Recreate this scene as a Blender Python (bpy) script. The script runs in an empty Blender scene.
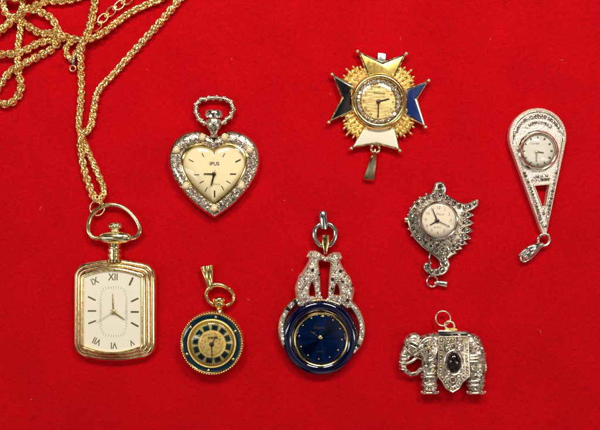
import bpy, bmesh, math, random
from mathutils import Vector, Matrix, noise
from mathutils.bvhtree import BVHTree
random.seed(7)
PI = math.pi
S = 0.05            # centimetres per measured unit
D = 700.0           # camera height in measured units
scn = bpy.context.scene
scn.unit_settings.system = 'METRIC'
scn.unit_settings.scale_length = 0.01
COL = scn.collection

# ------------------------------------------------------------------ camera
cam_d = bpy.data.cameras.new('camera')
cam = bpy.data.objects.new('camera', cam_d); COL.objects.link(cam)
cam.location = (0, 0, D * S)
cam.rotation_euler = (0, 0, 0)
cam_d.sensor_width = 36; cam_d.lens = 36 * D / 600.0
cam_d.clip_start = 0.5; cam_d.clip_end = 500
scn.camera = cam

# ------------------------------------------------------------------ world: a dim room overhead
w = bpy.data.worlds.new('World'); scn.world = w; w.use_nodes = True
nt = w.node_tree; nt.nodes.clear()
wo = nt.nodes.new('ShaderNodeOutputWorld'); bg = nt.nodes.new('ShaderNodeBackground')
tc = nt.nodes.new('ShaderNodeTexCoord'); no = nt.nodes.new('ShaderNodeTexNoise'); rp = nt.nodes.new('ShaderNodeValToRGB')
no.inputs['Scale'].default_value = 2.6; no.inputs['Detail'].default_value = 0.3
rp.color_ramp.elements[0].position = 0.44; rp.color_ramp.elements[0].color = (0.035, 0.03, 0.028, 1)
rp.color_ramp.elements[1].position = 0.66; rp.color_ramp.elements[1].color = (1.0, 0.96, 0.90, 1)
nt.links.new(tc.outputs['Generated'], no.inputs['Vector']); nt.links.new(no.outputs['Fac'], rp.inputs['Fac'])
nt.links.new(rp.outputs['Color'], bg.inputs['Color']); bg.inputs['Strength'].default_value = 0.5
nt.links.new(bg.outputs[0], wo.inputs[0])

def area(name, loc, target, sx, sy, power, col=(1, 1, 1)):
    l = bpy.data.lights.new(name, 'AREA'); l.shape = 'RECTANGLE'; l.size = sx; l.size_y = sy
    l.energy = power; l.color = col
    o = bpy.data.objects.new(name, l); COL.objects.link(o); o.location = loc
    o.rotation_euler = (Vector(target) - Vector(loc)).to_track_quat('-Z', 'Y').to_euler()
    return o
area('ceiling_lamp', (-12, 36, 52), (0, 0, 0), 17, 8, 17500, (1.0, 0.95, 0.87))
area('ceiling_lamp', (18, 36, 52), (0, 0, 0), 20, 8, 20500, (1.0, 0.95, 0.87))
area('ceiling_lamp', (-44, -6, 50), (0, 0, 0), 8, 34, 7000, (0.93, 0.97, 1.0))
area('ceiling_lamp', (42, -14, 46), (0, 0, 0), 8, 26, 5000, (1.0, 0.95, 0.88))

scn.view_settings.view_transform = 'Standard'; scn.view_settings.look = 'None'
scn.view_settings.exposure = 0.0; scn.view_settings.gamma = 1.0
scn.render.engine = 'CYCLES'
try:
    scn.cycles.use_denoising = True
    scn.cycles.max_bounces = 8
except Exception: pass

# ------------------------------------------------------------------ materials
def mat(name, col, metal=0.0, rough=0.4, coat=0.0, bump=None, patina=None, rvar=None, spec=None):
    """bump=(scale,strength,distance)  patina=(scale,colour,lo,hi)  rvar=(scale,lo,hi)"""
    m = bpy.data.materials.new(name); m.use_nodes = True
    n = m.node_tree; b = n.nodes['Principled BSDF']
    b.inputs['Base Color'].default_value = (*col, 1); b.inputs['Metallic'].default_value = metal
    b.inputs['Roughness'].default_value = rough; b.inputs['Coat Weight'].default_value = coat
    b.inputs['Coat Roughness'].default_value = 0.05
    if spec is not None: b.inputs['Specular IOR Level'].default_value = spec
    t = n.nodes.new('ShaderNodeTexCoord')
    def nz(scale, detail=3):
        x = n.nodes.new('ShaderNodeTexNoise'); x.inputs['Scale'].default_value = scale; x.inputs['Detail'].default_value = detail
        n.links.new(t.outputs['Object'], x.inputs['Vector']); return x
    if patina:
        x = nz(patina[0]); r = n.nodes.new('ShaderNodeValToRGB')
        r.color_ramp.elements[0].position = patina[2]; r.color_ramp.elements[0].color = (*patina[1], 1)
        r.color_ramp.elements[1].position = patina[3]; r.color_ramp.elements[1].color = (*col, 1)
        n.links.new(x.outputs['Fac'], r.inputs['Fac']); n.links.new(r.outputs['Color'], b.inputs['Base Color'])
    if rvar is None: rvar = (6, rough * 0.75, rough * 1.35)
    x = nz(rvar[0]); r = n.nodes.new('ShaderNodeMapRange'); r.inputs['To Min'].default_value = rvar[1]; r.inputs['To Max'].default_value = rvar[2]
    r.inputs['From Min'].default_value = 0.3; r.inputs['From Max'].default_value = 0.7
    n.links.new(x.outputs['Fac'], r.inputs['Value']); n.links.new(r.outputs[0], b.inputs['Roughness'])
    if bump:
        x = nz(bump[0], 4); p = n.nodes.new('ShaderNodeBump'); p.inputs['Strength'].default_value = bump[1]; p.inputs['Distance'].default_value = bump[2]
        n.links.new(x.outputs['Fac'], p.inputs['Height']); n.links.new(p.outputs[0], b.inputs['Normal'])
    return m
GOLD = mat('polished_gold', (0.96, 0.67, 0.25), 1, 0.17, bump=(9, 0.04, 0.01))
GOLDP = mat('pale_gold', (0.97, 0.77, 0.40), 1, 0.14, bump=(5, 0.12, 0.01), patina=(3.5, (0.90, 0.68, 0.33), 0.36, 0.5), rvar=(7, .09, .26))
GOLDC = mat('chain_gold', (1.0, 0.72, 0.30), 1, 0.25, bump=(12, 0.2, 0.01))
GOLDR = mat('cast_gold', (0.97, 0.64, 0.20), 0.9, 0.34, bump=(16, 0.5, 0.03), patina=(9, (0.55, 0.30, 0.06), 0.35, 0.5))
SILV = mat('polished_silver', (0.92, 0.83, 0.70), 1, 0.13, bump=(7, 0.15, 0.01))
ANT = mat('antique_silver', (0.78, 0.66, 0.50), 0.95, 0.25, bump=(14, 0.4, 0.03), patina=(9, (0.22, 0.15, 0.09), 0.38, 0.52))
ELE = mat('chased_elephant_silver', (0.66, 0.55, 0.43), 0.8, 0.26, bump=(9, 0.4, 0.04), patina=(8, (0.10, 0.075, 0.055), 0.40, 0.53))
WSILV = mat('frosted_silver', (0.90, 0.77, 0.65), 0.7, 0.33, bump=(11, 0.9, 0.05))
STEEL = mat('grey_steel', (0.42, 0.44, 0.42), 1, 0.2, bump=(7, 0.15, 0.01))
CRY = mat('clear_rhinestone', (0.98, 0.88, 0.80), 0.8, 0.05)
MARC = mat('marcasite', (0.36, 0.30, 0.25), 1, 0.12)
BLK = mat('black_stone', (0.006, 0.006, 0.008), 0, 0.08, coat=0.5)
JET = mat('dark_cabochon', (0.012, 0.004, 0.004), 0, 0.12, coat=0.2)
PEARL = mat('pearl', (0.86, 0.69, 0.42), 0.1, 0.2, coat=0.7)
CREAM = mat('cream_dial', (0.86, 0.78, 0.62), 0, 0.45)
IVORY = mat('ivory_dial', (0.92, 0.79, 0.48), 0.0, 0.4)
PINKD = mat('warm_white_dial', (0.92, 0.78, 0.60), 0, 0.42)
SILD = mat('silver_dial', (0.84, 0.78, 0.66), 0.15, 0.35)
INK = mat('black_print', (0.02, 0.015, 0.012), 0, 0.4)
INKB = mat('bronze_print', (0.16, 0.12, 0.05), 0.6, 0.35)
INKG = mat('grey_print', (0.30, 0.28, 0.24), 0, 0.5)
HANDB = mat('dark_hand', (0.03, 0.018, 0.01), 0.5, 0.25)
HANDG = mat('gold_hand', (0.62, 0.42, 0.12), 1, 0.22)
E_BLK = mat('black_enamel', (0.008, 0.006, 0.006), 0, 0.12, coat=0.6)
E_BLU = mat('blue_enamel', (0.012, 0.028, 0.14), 0, 0.14, coat=0.6)
E_YEL = mat('gold_enamel', (0.95, 0.66, 0.16), 0.75, 0.25, coat=0.6)
E_WHT = mat('cream_enamel', (0.88, 0.78, 0.62), 0, 0.2, coat=0.6)
E_NAVY = mat('navy_enamel_ring', (0.0015, 0.002, 0.024), 0.1, 0.07, coat=1.0)
E_TEAL = mat('teal_enamel', (0.002, 0.022, 0.045), 0.2, 0.12, coat=0.8)
E_TEALD = mat('dark_teal_enamel', (0.012, 0.014, 0.012), 0.2, 0.2, coat=0.6)
HOLE = mat('dark_slot', (0.015, 0.008, 0.006), 0.3, 0.4)

def brushed(name, col, rough, scale, strength=0.35):
    m = mat(name, col, .5, rough); n = m.node_tree; b = n.nodes['Principled BSDF']
    t = n.nodes.new('ShaderNodeTexCoord'); mp = n.nodes.new('ShaderNodeMapping'); mp.inputs['Scale'].default_value = scale
    x = n.nodes.new('ShaderNodeTexNoise'); x.inputs['Scale'].default_value = 1; x.inputs['Detail'].default_value = 3
    p = n.nodes.new('ShaderNodeBump'); p.inputs['Strength'].default_value = strength; p.inputs['Distance'].default_value = 0.02
    n.links.new(t.outputs['Object'], mp.inputs[0]); n.links.new(mp.outputs[0], x.inputs['Vector'])
    n.links.new(x.outputs['Fac'], p.inputs['Height']); n.links.new(p.outputs[0], b.inputs['Normal'])
    r = n.nodes.new('ShaderNodeValToRGB'); r.color_ramp.elements[0].position = .35; r.color_ramp.elements[1].position = .6
    r.color_ramp.elements[0].color = (col[0] * .55, col[1] * .48, col[2] * .35, 1); r.color_ramp.elements[1].color = (*col, 1)
    n.links.new(x.outputs['Fac'], r.inputs['Fac']); n.links.new(r.outputs['Color'], b.inputs['Base Color'])
    return m
BRUSH = brushed('brushed_gold_dial', (0.92, 0.70, 0.30), 0.34, (1.6, 22, 1))

# radially brushed blue dial: the turned grain makes the light gather in two blue fans
SUN = mat('sunburst_blue_dial', (0.005, 0.038, 0.19), 1, 0.19, rvar=(1, .2, .2))
def _sun():
    n = SUN.node_tree; b = n.nodes['Principled BSDF']
    b.inputs['Anisotropic'].default_value = 0.97
    t = n.nodes.new('ShaderNodeTangent'); t.direction_type = 'RADIAL'; t.axis = 'Z'
    n.links.new(t.outputs[0], b.inputs['Tangent'])
_sun()

def glass_mat():
    m = bpy.data.materials.new('watch_crystal'); m.use_nodes = True; n = m.node_tree; n.nodes.clear()
    o = n.nodes.new('ShaderNodeOutputMaterial'); mx = n.nodes.new('ShaderNodeMixShader'); fr = n.nodes.new('ShaderNodeFresnel')
    tr = n.nodes.new('ShaderNodeBsdfTransparent'); gl = n.nodes.new('ShaderNodeBsdfGlossy'); gl.inputs['Roughness'].default_value = 0.03
    fr.inputs['IOR'].default_value = 1.42
    n.links.new(fr.outputs[0], mx.inputs[0]); n.links.new(tr.outputs[0], mx.inputs[1]); n.links.new(gl.outputs[0], mx.inputs[2]); n.links.new(mx.outputs[0], o.inputs[0])
    return m
GLASS = glass_mat()

def felt_mat():
    m = bpy.data.materials.new('red_felt'); m.use_nodes = True; n = m.node_tree; b = n.nodes['Principled BSDF']
    b.inputs['Roughness'].default_value = 0.95; b.inputs['Specular IOR Level'].default_value = 0.05
    b.inputs['Sheen Weight'].default_value = 0.05; b.inputs['Sheen Roughness'].default_value = 0.5; b.inputs['Sheen Tint'].default_value = (1, 0.25, 0.25, 1)
    t = n.nodes.new('ShaderNodeTexCoord')
    def nz(s, d, sc=None, rough=0.5):
        x = n.nodes.new('ShaderNodeTexNoise'); x.inputs['Scale'].default_value = s; x.inputs['Detail'].default_value = d; x.inputs['Roughness'].default_value = rough
        if sc:
            mp = n.nodes.new('ShaderNodeMapping'); mp.inputs['Scale'].default_value = sc; mp.inputs['Rotation'].default_value = (0, 0, .5)
            n.links.new(t.outputs['Object'], mp.inputs[0]); n.links.new(mp.outputs[0], x.inputs['Vector'])
        else: n.links.new(t.outputs['Object'], x.inputs['Vector'])
        return x
    a = nz(6, 6, None, 0.7); c = nz(0.35, 3); f = nz(14, 3, (1, 2.2, 1), 0.6)
    r1 = n.nodes.new('ShaderNodeValToRGB'); e = r1.color_ramp.elements
    e[0].position = 0.30; e[0].color = (0.40, 0.0010, 0.0038, 1); e[1].position = 0.70; e[1].color = (0.70, 0.0024, 0.0085, 1)
    mx = n.nodes.new('ShaderNodeMix'); mx.data_type = 'FLOAT'; mx.inputs[0].default_value = 0.5
    n.links.new(a.outputs['Fac'], mx.inputs[2]); n.links.new(f.outputs['Fac'], mx.inputs[3])
    n.links.new(mx.outputs[0], r1.inputs['Fac'])
    # broad uneven nap and a few faint handling marks
    r2 = n.nodes.new('ShaderNodeValToRGB'); e = r2.color_ramp.elements
    e[0].position = 0.35; e[0].color = (0.93, 0.93, 0.93, 1); e[1].position = 0.65; e[1].color = (1.03, 1.03, 1.03, 1)
    n.links.new(c.outputs['Fac'], r2.inputs['Fac'])
    s = nz(1.3, 2); r3 = n.nodes.new('ShaderNodeValToRGB'); e = r3.color_ramp.elements
    e[0].position = 0.24; e[0].color = (0.8, 0.8, 0.8, 1); e[1].position = 0.31; e[1].color = (1, 1, 1, 1)
    n.links.new(s.outputs['Fac'], r3.inputs['Fac'])
    m1 = n.nodes.new('ShaderNodeMix'); m1.data_type = 'RGBA'; m1.blend_type = 'MULTIPLY'; m1.inputs[0].default_value = 1
    m2 = n.nodes.new('ShaderNodeMix'); m2.data_type = 'RGBA'; m2.blend_type = 'MULTIPLY'; m2.inputs[0].default_value = 1
    n.links.new(r1.outputs[0], m1.inputs[6]); n.links.new(r2.outputs[0], m1.inputs[7])
    n.links.new(m1.outputs[2], m2.inputs[6]); n.links.new(r3.outputs[0], m2.inputs[7]); n.links.new(m2.outputs[2], b.inputs['Base Color'])
    p = n.nodes.new('ShaderNodeBump'); p.inputs['Strength'].default_value = 0.8; p.inputs['Distance'].default_value = 0.06
    n.links.new(mx.outputs[0], p.inputs['Height']); n.links.new(p.outputs[0], b.inputs['Normal'])
    return m
FELT = felt_mat()

# ------------------------------------------------------------------ geometry helpers
def W(x, y, z, h=0.0):
    k = 1 - h / D
    return Vector(((x - 300) * S * k, (215 - y) * S * k, z * S))

class MB:
    def __init__(s): s.v = []; s.f = []
    def add(s, vs, fs):
        b = len(s.v); s.v += [tuple(v) for v in vs]; s.f += [tuple(i + b for i in f) for f in fs]
    def rings(s, rings, closed=True, cap0=True, cap1=True, loop=False):
        """join equally long rings of points; closed = each ring closes; loop = last ring joins the first"""
        n = len(rings[0]); vs = [p for r in rings for p in r]; fs = []
        m = len(rings)
        for i in range(m if loop else m - 1):
            a = i * n; b = ((i + 1) % m) * n
            for j in range(n if closed else n - 1):
                k = (j + 1) % n; fs.append((a + j, a + k, b + k, b + j))
        if cap0 and not loop: fs.append(tuple(range(n)))
        if cap1 and not loop: fs.append(tuple((m - 1) * n + j for j in range(n)))
        s.add(vs, fs)

def lathe(mb, cx, cy, prof, n=72, sx=1.0, sy=1.0, rot=0.0, cap0=False, cap1=False):
    rs = []
    for r, z in prof:
        rs.append([(cx + r * sx * math.cos(a) * math.cos(rot) - r * sy * math.sin(a) * math.sin(rot),
                    cy + r * sx * math.cos(a) * math.sin(rot) + r * sy * math.sin(a) * math.cos(rot), z)
                   for a in [2 * PI * j / n for j in range(n)]])
    mb.rings(rs, True, cap0, cap1)

def frames(pts, closed):
    P = [Vector(p) for p in pts]; n = len(P); T = []
    for i in range(n):
        a = P[(i - 1) % n] if closed or i > 0 else P[i]; b = P[(i + 1) % n] if closed or i < n - 1 else P[i]
        t = (b - a); T.append(t.normalized() if t.length > 1e-9 else Vector((1, 0, 0)))
    up = Vector((0, 0, 1)) if abs(T[0].z) < 0.9 else Vector((1, 0, 0))
    nrm = (up - T[0] * up.dot(T[0])).normalized(); out = []
    for i in range(n):
        nrm = nrm - T[i] * nrm.dot(T[i])
        nrm = nrm.normalized() if nrm.length > 1e-6 else T[i].orthogonal().normalized()
        out.append((P[i], T[i], nrm, T[i].cross(nrm)))
    return out

def tube(mb, pts, r, closed=False, n=10, flat=1.0, wide=1.0):
    fr = frames(pts, closed); m = len(fr); rs = []
    for i, (p, t, u, v) in enumerate(fr):
        rr = r[i] if isinstance(r, (list, tuple)) else (r(i / (m - 1)) if callable(r) else r)
        rs.append([tuple(p + u * (rr * flat * math.cos(2 * PI * j / n)) + v * (rr * wide * math.sin(2 * PI * j / n))) for j in range(n)])
    mb.rings(rs, True, not closed, not closed, loop=closed)

def smooth(pts, closed=False, n=8):
    P = [Vector(p if len(p) == 3 else (p[0], p[1], 0)) for p in pts]; m = len(P); out = []
    g = (lambda i: P[i % m]) if closed else (lambda i: P[max(0, min(m - 1, i))])
    for i in range(m if closed else m - 1):
        a, b, c, d = g(i - 1), g(i), g(i + 1), g(i + 2)
        for k in range(n):
            t = k / n
            out.append(0.5 * ((2 * b) + (c - a) * t + (2 * a - 5 * b + 4 * c - d) * t * t + (3 * b - a - 3 * c + d) * t ** 3))
    if not closed: out.append(P[-1].copy())
    return out

def resample(pts, step):
    P = [Vector(p) for p in pts]; out = [P[0]]; acc = 0
    for i in range(len(P) - 1):
        a, b = P[i], P[i + 1]; L = (b - a).length
        if L < 1e-9: continue
        d = step - acc
        while d <= L:
            out.append(a.lerp(b, d / L)); d += step
        acc = L - (d - step)
    return out

def circle(cx, cy, z, r, n=48, sx=1, sy=1, rot=0.0, tilt=0.0):
    out = []
    for j in range(n):
        a = 2 * PI * j / n; x = r * sx * math.cos(a); y = r * sy * math.sin(a)
        X = x * math.cos(rot) - y * math.sin(rot); Y = x * math.sin(rot) + y * math.cos(rot)
        out.append((cx + X, cy + Y, z + tilt * x))
    return out

def ell(mb, c, r, rot=0.0, n=16, m=10, lo=-PI / 2):
    rs = []
    for i in range(m + 1):
        a = lo + (PI / 2 - lo) * i / m; cr = max(math.cos(a), 0.001); z = c[2] + r[2] * math.sin(a)
        rs.append([(c[0] + r[0] * cr * math.cos(b) * math.cos(rot) - r[1] * cr * math.sin(b) * math.sin(rot),
                    c[1] + r[0] * cr * math.cos(b) * math.sin(rot) + r[1] * cr * math.sin(b) * math.cos(rot), z)
                   for b in [2 * PI * j / n for j in range(n)]])
    mb.rings(rs)

def bar(mb, p0, p1, w0, w1, z0, z1):
    a = Vector((p0[0], p0[1])); b = Vector((p1[0], p1[1])); d = (b - a).normalized(); q = Vector((-d.y, d.x))
    o = [a + q * w0 / 2, b + q * w1 / 2, b - q * w1 / 2, a - q * w0 / 2]
    mb.rings([[(p.x, p.y, z0) for p in o], [(p.x, p.y, z1) for p in o]])

def inset(pts, d):
    n = len(pts); out = []
    ar = sum(pts[i][0] * pts[(i + 1) % n][1] - pts[(i + 1) % n][0] * pts[i][1] for i in range(n)); sg = 1 if ar > 0 else -1
    for i in range(n):
        a = Vector(pts[i - 1][:2]); b = Vector(pts[i][:2]); c = Vector(pts[(i + 1) % n][:2])
        e = (b - a); f = (c - b)
        if e.length < 1e-9 or f.length < 1e-9: out.append((b.x, b.y)); continue
        e.normalize(); f.normalize(); n1 = Vector((-e.y, e.x)) * sg; n2 = Vector((-f.y, f.x)) * sg
        k = n1 + n2
        if k.length < 0.3: k = n1
        else: k = k / max(0.45, k.dot(n1)) if k.dot(n1) > 0 else n1
        out.append((b.x + k.x * d, b.y + k.y * d))
    return out

def slab(mb, outline, z0, z1, bev=0.6):
    o = [p[:2] for p in outline]; rs = [[(x, y, z0) for x, y in inset(o, bev * .6)], [(x, y, z0 + bev * .6) for x, y in o], [(x, y, z1 - bev) for x, y in o]]
    rs.append([(x, y, z1 - bev * .3) for x, y in inset(o, bev * .3)]); rs.append([(x, y, z1) for x, y in inset(o, bev)])
    mb.rings(rs)

def blend(mb, A, B, prof, cap0=False, cap1=False):
    """rings from outline A (t=0) to outline B (t=1); prof = (t, z)"""
    mb.rings([[(a[0] + (b[0] - a[0]) * t, a[1] + (b[1] - a[1]) * t, z) for a, b in zip(A, B)] for t, z in prof], True, cap0, cap1)

class Item:
    def __init__(s, name, label, cat, cx, cy, group=None):
        o = bpy.data.objects.new(name, None); COL.objects.link(o); o.empty_display_size = 0.5
        s.loc = W(cx, cy, 0, 6); o.location = s.loc; o['label'] = label; o['category'] = cat
        if group: o['group'] = group
        s.root = o; s.kids = 0
    def part(s, name, mb, m, h=6.0, parent=None, smooth_ang=40, label=None):
        me = bpy.data.meshes.new(name); off = s.loc
        me.from_pydata([tuple(W(*v, h) - off) for v in mb.v], [], mb.f)
        bm = bmesh.new(); bm.from_mesh(me); bmesh.ops.remove_doubles(bm, verts=bm.verts, dist=1e-5)
        bmesh.ops.recalc_face_normals(bm, faces=bm.faces)
        if smooth_ang:
            for f in bm.faces: f.smooth = True
            lim = math.radians(smooth_ang)
            for e in bm.edges:
                if len(e.link_faces) == 2 and e.calc_face_angle(0) > lim: e.smooth = False
        bm.to_mesh(me); bm.free(); me.materials.append(m)
        o = bpy.data.objects.new(name, me); COL.objects.link(o); o.parent = parent or s.root
        if label: o['label'] = label
        return o
    def put(s, name, me, x, y, z, h, size, parent=None, rot=0.0, label=None, normal=None, m=None):
        """a copy of a small shared mesh (stone, pearl) at its own place"""
        o = bpy.data.objects.new(name, me); COL.objects.link(o); o.parent = parent or s.root
        o.location = W(x, y, z, h) - s.loc
        if normal is not None:
            o.rotation_mode = 'QUATERNION'; o.rotation_quaternion = Vector(normal).to_track_quat('Z', 'Y') @ Matrix.Rotation(rot, 3, 'Z').to_quaternion()
        else: o.rotation_euler = (random.uniform(-.22, .22), random.uniform(-.22, .22), rot)
        sz = size if isinstance(size, (tuple, list)) else (size,) * 3
        o.scale = [v * S for v in sz]
        if label: o['label'] = label
        return o
    def text(s, name, txt, x, y, z, h, size, rot, m, parent, bold=0.0, sx=1.0):
        c = bpy.data.curves.new(name, 'FONT'); c.body = txt; c.size = size * S; c.align_x = 'CENTER'; c.align_y = 'CENTER'
        c.extrude = 0.002; c.offset = bold * S; c.resolution_u = 4
        t = bpy.data.objects.new('tmp', c); COL.objects.link(t)
        dg = bpy.context.evaluated_depsgraph_get(); me = bpy.data.meshes.new_from_object(t.evaluated_get(dg))
        bpy.data.objects.remove(t); me.name = name; me.materials.clear(); me.materials.append(m)
        o = bpy.data.objects.new(name, me); COL.objects.link(o); o.parent = parent
        o.location = W(x, y, z, h) - s.loc; o.rotation_euler = (0, 0, rot); o.scale = (sx, 1, 1)
        return o

def unit_mesh(name, vs, fs, m, flat=True):
    me = bpy.data.meshes.new(name); me.from_pydata(vs, [], fs)
    bm = bmesh.new(); bm.from_mesh(me); bmesh.ops.recalc_face_normals(bm, faces=bm.faces)
    for f in bm.faces: f.smooth = not flat
    bm.to_mesh(me); bm.free(); me.materials.append(m); return me
def gem_mesh(name, m, n=8):
    b = MB(); R = [(0.05, -.7), (1.0, -.05), (1.0, .08), (.80, .36), (.48, .52)]
    rs = []
    for i, (r, z) in enumerate(R):
        rs.append([(r * math.cos(2 * PI * (j + .5 * (i % 2)) / n), r * math.sin(2 * PI * (j + .5 * (i % 2)) / n), z) for j in range(n)])
    # triangulated bands so that every facet tips its own way
    vs = [p for r in rs for p in r]; fs = []
    for i in range(len(rs) - 1):
        for j in range(n):
            k = (j + 1) % n; a, b2, c, d = i * n + j, i * n + k, (i + 1) * n + k, (i + 1) * n + j
            if i % 2 == 0: fs += [(a, b2, d), (b2, c, d)]
            else: fs += [(a, b2, c), (a, c, d)]
    fs.append(tuple((len(rs) - 1) * n + j for j in range(n)))
    return unit_mesh(name, vs, fs, m)
def ball_mesh(name, m, sz=1.0):
    b = MB(); ell(b, (0, 0, 0), (1, 1, sz), 0, 16, 10); return unit_mesh(name, b.v, b.f, m, False)
G_CRY = gem_mesh('rhinestone', CRY); G_MARC = gem_mesh('marcasite_stone', MARC, 6); G_BLK = gem_mesh('black_stone', BLK)
G_WM = gem_mesh('grey_rhinestone', mat('smoky_rhinestone', (0.60, 0.50, 0.42), 0.9, 0.07))
B_PEARL = ball_mesh('pearl', PEARL); B_GOLD = ball_mesh('gold_bead', GOLD); B_SILV = ball_mesh('silver_bead', SILV)

def blob(it, name, prims, m, h, voxel=0.55, smooth_it=6, flat_bottom=None):
    """one continuous body: overlapping balls and tapered limbs fused into a single skin. prims: (p0, r0, p1, r1)"""
    b = MB()
    for p0, r0, p1, r1 in prims:
        n = 12; P0 = Vector(p0); P1 = Vector(p1); pts = []; rr = []
        d = (P1 - P0); L = d.length
        if L < 1e-4: ell(b, p0, (r0, r0, r0), 0, 16, 10); continue
        t = d / L
        for a in (-1, -.92, -.7, -.38): pts.append(P0 + t * r0 * a); rr.append(r0 * math.sqrt(max(0.002, 1 - a * a)))
        for a in (0, .25, .5, .75, 1): pts.append(P0.lerp(P1, a)); rr.append(r0 + (r1 - r0) * a)
        for a in (.38, .7, .92, 1): pts.append(P1 + t * r1 * a); rr.append(r1 * math.sqrt(max(0.002, 1 - a * a)))
        tube(b, pts, rr, False, 16)
    o = it.part(name, b, m, h)
    md = o.modifiers.new('r', 'REMESH'); md.mode = 'VOXEL'; md.voxel_size = voxel * S; md.use_smooth_shade = True
    ms = o.modifiers.new('s', 'SMOOTH'); ms.iterations = smooth_it; ms.factor = .5
    dg = bpy.context.evaluated_depsgraph_get(); dg.update()
    me = bpy.data.meshes.new_from_object(o.evaluated_get(dg)); me.name = name
    o.modifiers.clear(); o.data = me
    if not me.materials: me.materials.append(m)
    for p in me.polygons: p.use_smooth = True
    return o

def crystal(it, cx, cy, r, z, dome, h, parent=None):
    b = MB(); lathe(b, cx, cy, [(r * math.sin(a), z + dome * (math.cos(a) - math.cos(PI * .5)) if False else z + dome * math.cos(a)) for a in [PI / 2 * (1 - i / 14) for i in range(15)][:-1]] + [(0.01, z + dome)], 64)
    return it.part('crystal', b, GLASS, h, parent)

def hand(it, name, c, tip, w0, w1, z, h, m, parent=None, tail=0.0):
    b = MB(); d = (Vector(tip) - Vector(c)); s = Vector(c) - d.normalized() * tail
    bar(b, s, tip, w0, w1, z, z + .35); return it.part(name, b, m, h, parent)
def hub(it, c, r, z, h, m):
    b = MB(); lathe(b, c[0], c[1], [(r, z), (r, z + .5), (r * .6, z + .9), (.01, z + 1)], 20); return it.part('hand_hub', b, m, h)
def ticks(it, parent, items, z, h, m, name='hour_mark'):
    for (x, y, dx, dy, L, wd) in items:
        b = MB(); q = Vector((dx, dy)).normalized() * L / 2; bar(b, (x - q.x, y - q.y), (x + q.x, y + q.y), wd, wd, z, z + .25)
        it.part(name, b, m, h, parent)
def ringlet(it, name, cx, cy, z, r, wire, m, h, sx=1, sy=1, rot=0, tilt=0, parent=None):
    b = MB(); tube(b, circle(cx, cy, z, r, 40, sx, sy, rot, tilt), wire, True, 10); return it.part(name, b, m, h, parent)

# ------------------------------------------------------------------ the felt
def build_felt():
    n = 150; sz = 60.0; vs = []; fs = []
    for j in range(n + 1):
        for i in range(n + 1):
            x = (i / n - .5) * sz; y = (j / n - .5) * sz
            z = -0.03 + 0.035 * noise.noise(Vector((x * .16, y * .16, 3.1))) + 0.012 * noise.noise(Vector((x * .8, y * .8, 7.7)))
            vs.append((x, y, z))
    for j in range(n):
        for i in range(n):
            a = j * (n + 1) + i; fs.append((a, a + 1, a + n + 2, a + n + 1))
    me = bpy.data.meshes.new('felt_cloth'); me.from_pydata(vs, [], fs); me.materials.append(FELT)
    for p in me.polygons: p.use_smooth = True
    o = bpy.data.objects.new('felt_cloth', me); COL.objects.link(o); o['kind'] = 'structure'
    # raised nap fibres and stray lint
    fib = bpy.data.materials.new('felt_fibre'); fib.use_nodes = True; fb = fib.node_tree.nodes['Principled BSDF']
    fb.inputs['Base Color'].default_value = (0.74, 0.005, 0.012, 1); fb.inputs['Roughness'].default_value = .8
    b = MB(); rnd = random.Random(3)
    def fibre(x, y, L, r, lift, turn):
        a = rnd.uniform(0, 2 * PI); pts = []
        for k in range(4):
            pts.append((x, y, .15 + lift * math.sin(PI * k / 3))); x += math.cos(a) * L / 3; y += math.sin(a) * L / 3; a += rnd.uniform(-turn, turn)
        tube(b, pts, r, False, 3)
    for k in range(15000):
        fibre(rnd.uniform(-20, 620), rnd.uniform(-20, 450), rnd.uniform(1.0, 2.8), rnd.uniform(.06, .11), rnd.uniform(.05, .35), .7)
    me = bpy.data.meshes.new('felt_nap'); me.from_pydata([tuple(W(*v, 0)) for v in b.v], [], b.f); me.materials.append(fib)
    o = bpy.data.objects.new('felt_nap', me); COL.objects.link(o); o['kind'] = 'stuff'; o['label'] = 'short red fibres standing up all over the felt cloth'; o['category'] = 'felt nap'
    lint = mat('pale_lint', (0.75, 0.45, 0.40), 0, .8); b = MB()
    for (x, y) in [(147, 69), (293, 271), (560, 60), (250, 300), (40, 210), (330, 95), (490, 40), (540, 330), (232, 60), (400, 40), (30, 400), (285, 200)]:
        fibre(x, y, rnd.uniform(1.5, 4), .16, .5, .6)
    me = bpy.data.meshes.new('lint'); me.from_pydata([tuple(W(*v, 0)) for v in b.v], [], b.f); me.materials.append(lint)
    o = bpy.data.objects.new('lint', me); COL.objects.link(o); o['kind'] = 'stuff'; o['label'] = 'few pale specks of lint scattered over the red felt'; o['category'] = 'lint'
build_felt()

# ------------------------------------------------------------------ the long rope chain
def rope(mb, pts, wdt=3.9, wire=.84, period=17.0):
    """two cable strands of small oval links wound round each other"""
    P = resample(smooth(pts, False, 10), 1.0); fr = frames(P, False); ph = random.uniform(0, 6); k = wdt / 3.9
    def at(d, q):
        i = min(int(d), len(fr) - 2); f = d - i; p, t, u, v = fr[i]; p2 = fr[i + 1][0]
        a = ph + d * 2 * PI / period + q * PI
        return p.lerp(p2, f) + u * (1.55 * k * math.cos(a)) + v * (1.75 * k * math.sin(a)), u * math.cos(a) + v * math.sin(a)
    for q in (0, 1):
        d = 1.5; c = 0
        while d < len(fr) - 3:
            p, out = at(d, q); t = (at(d + 1, q)[0] - at(d - 1, q)[0]).normalized()
            out = (out - t * out.dot(t)).normalized(); side = t.cross(out)
            th = (PI / 4 if c % 2 else -PI / 4) + random.uniform(-.2, .2)
            e2 = side * math.cos(th) + out * math.sin(th)
            loop = [p + t * (2.75 * k * math.cos(2 * PI * j / 14)) + e2 * (1.75 * k * math.sin(2 * PI * j / 14)) for j in range(14)]
            tube(mb, loop, wire * random.uniform(.93, 1.07), True, 7); d += 2.15 * k; c += 1

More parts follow.
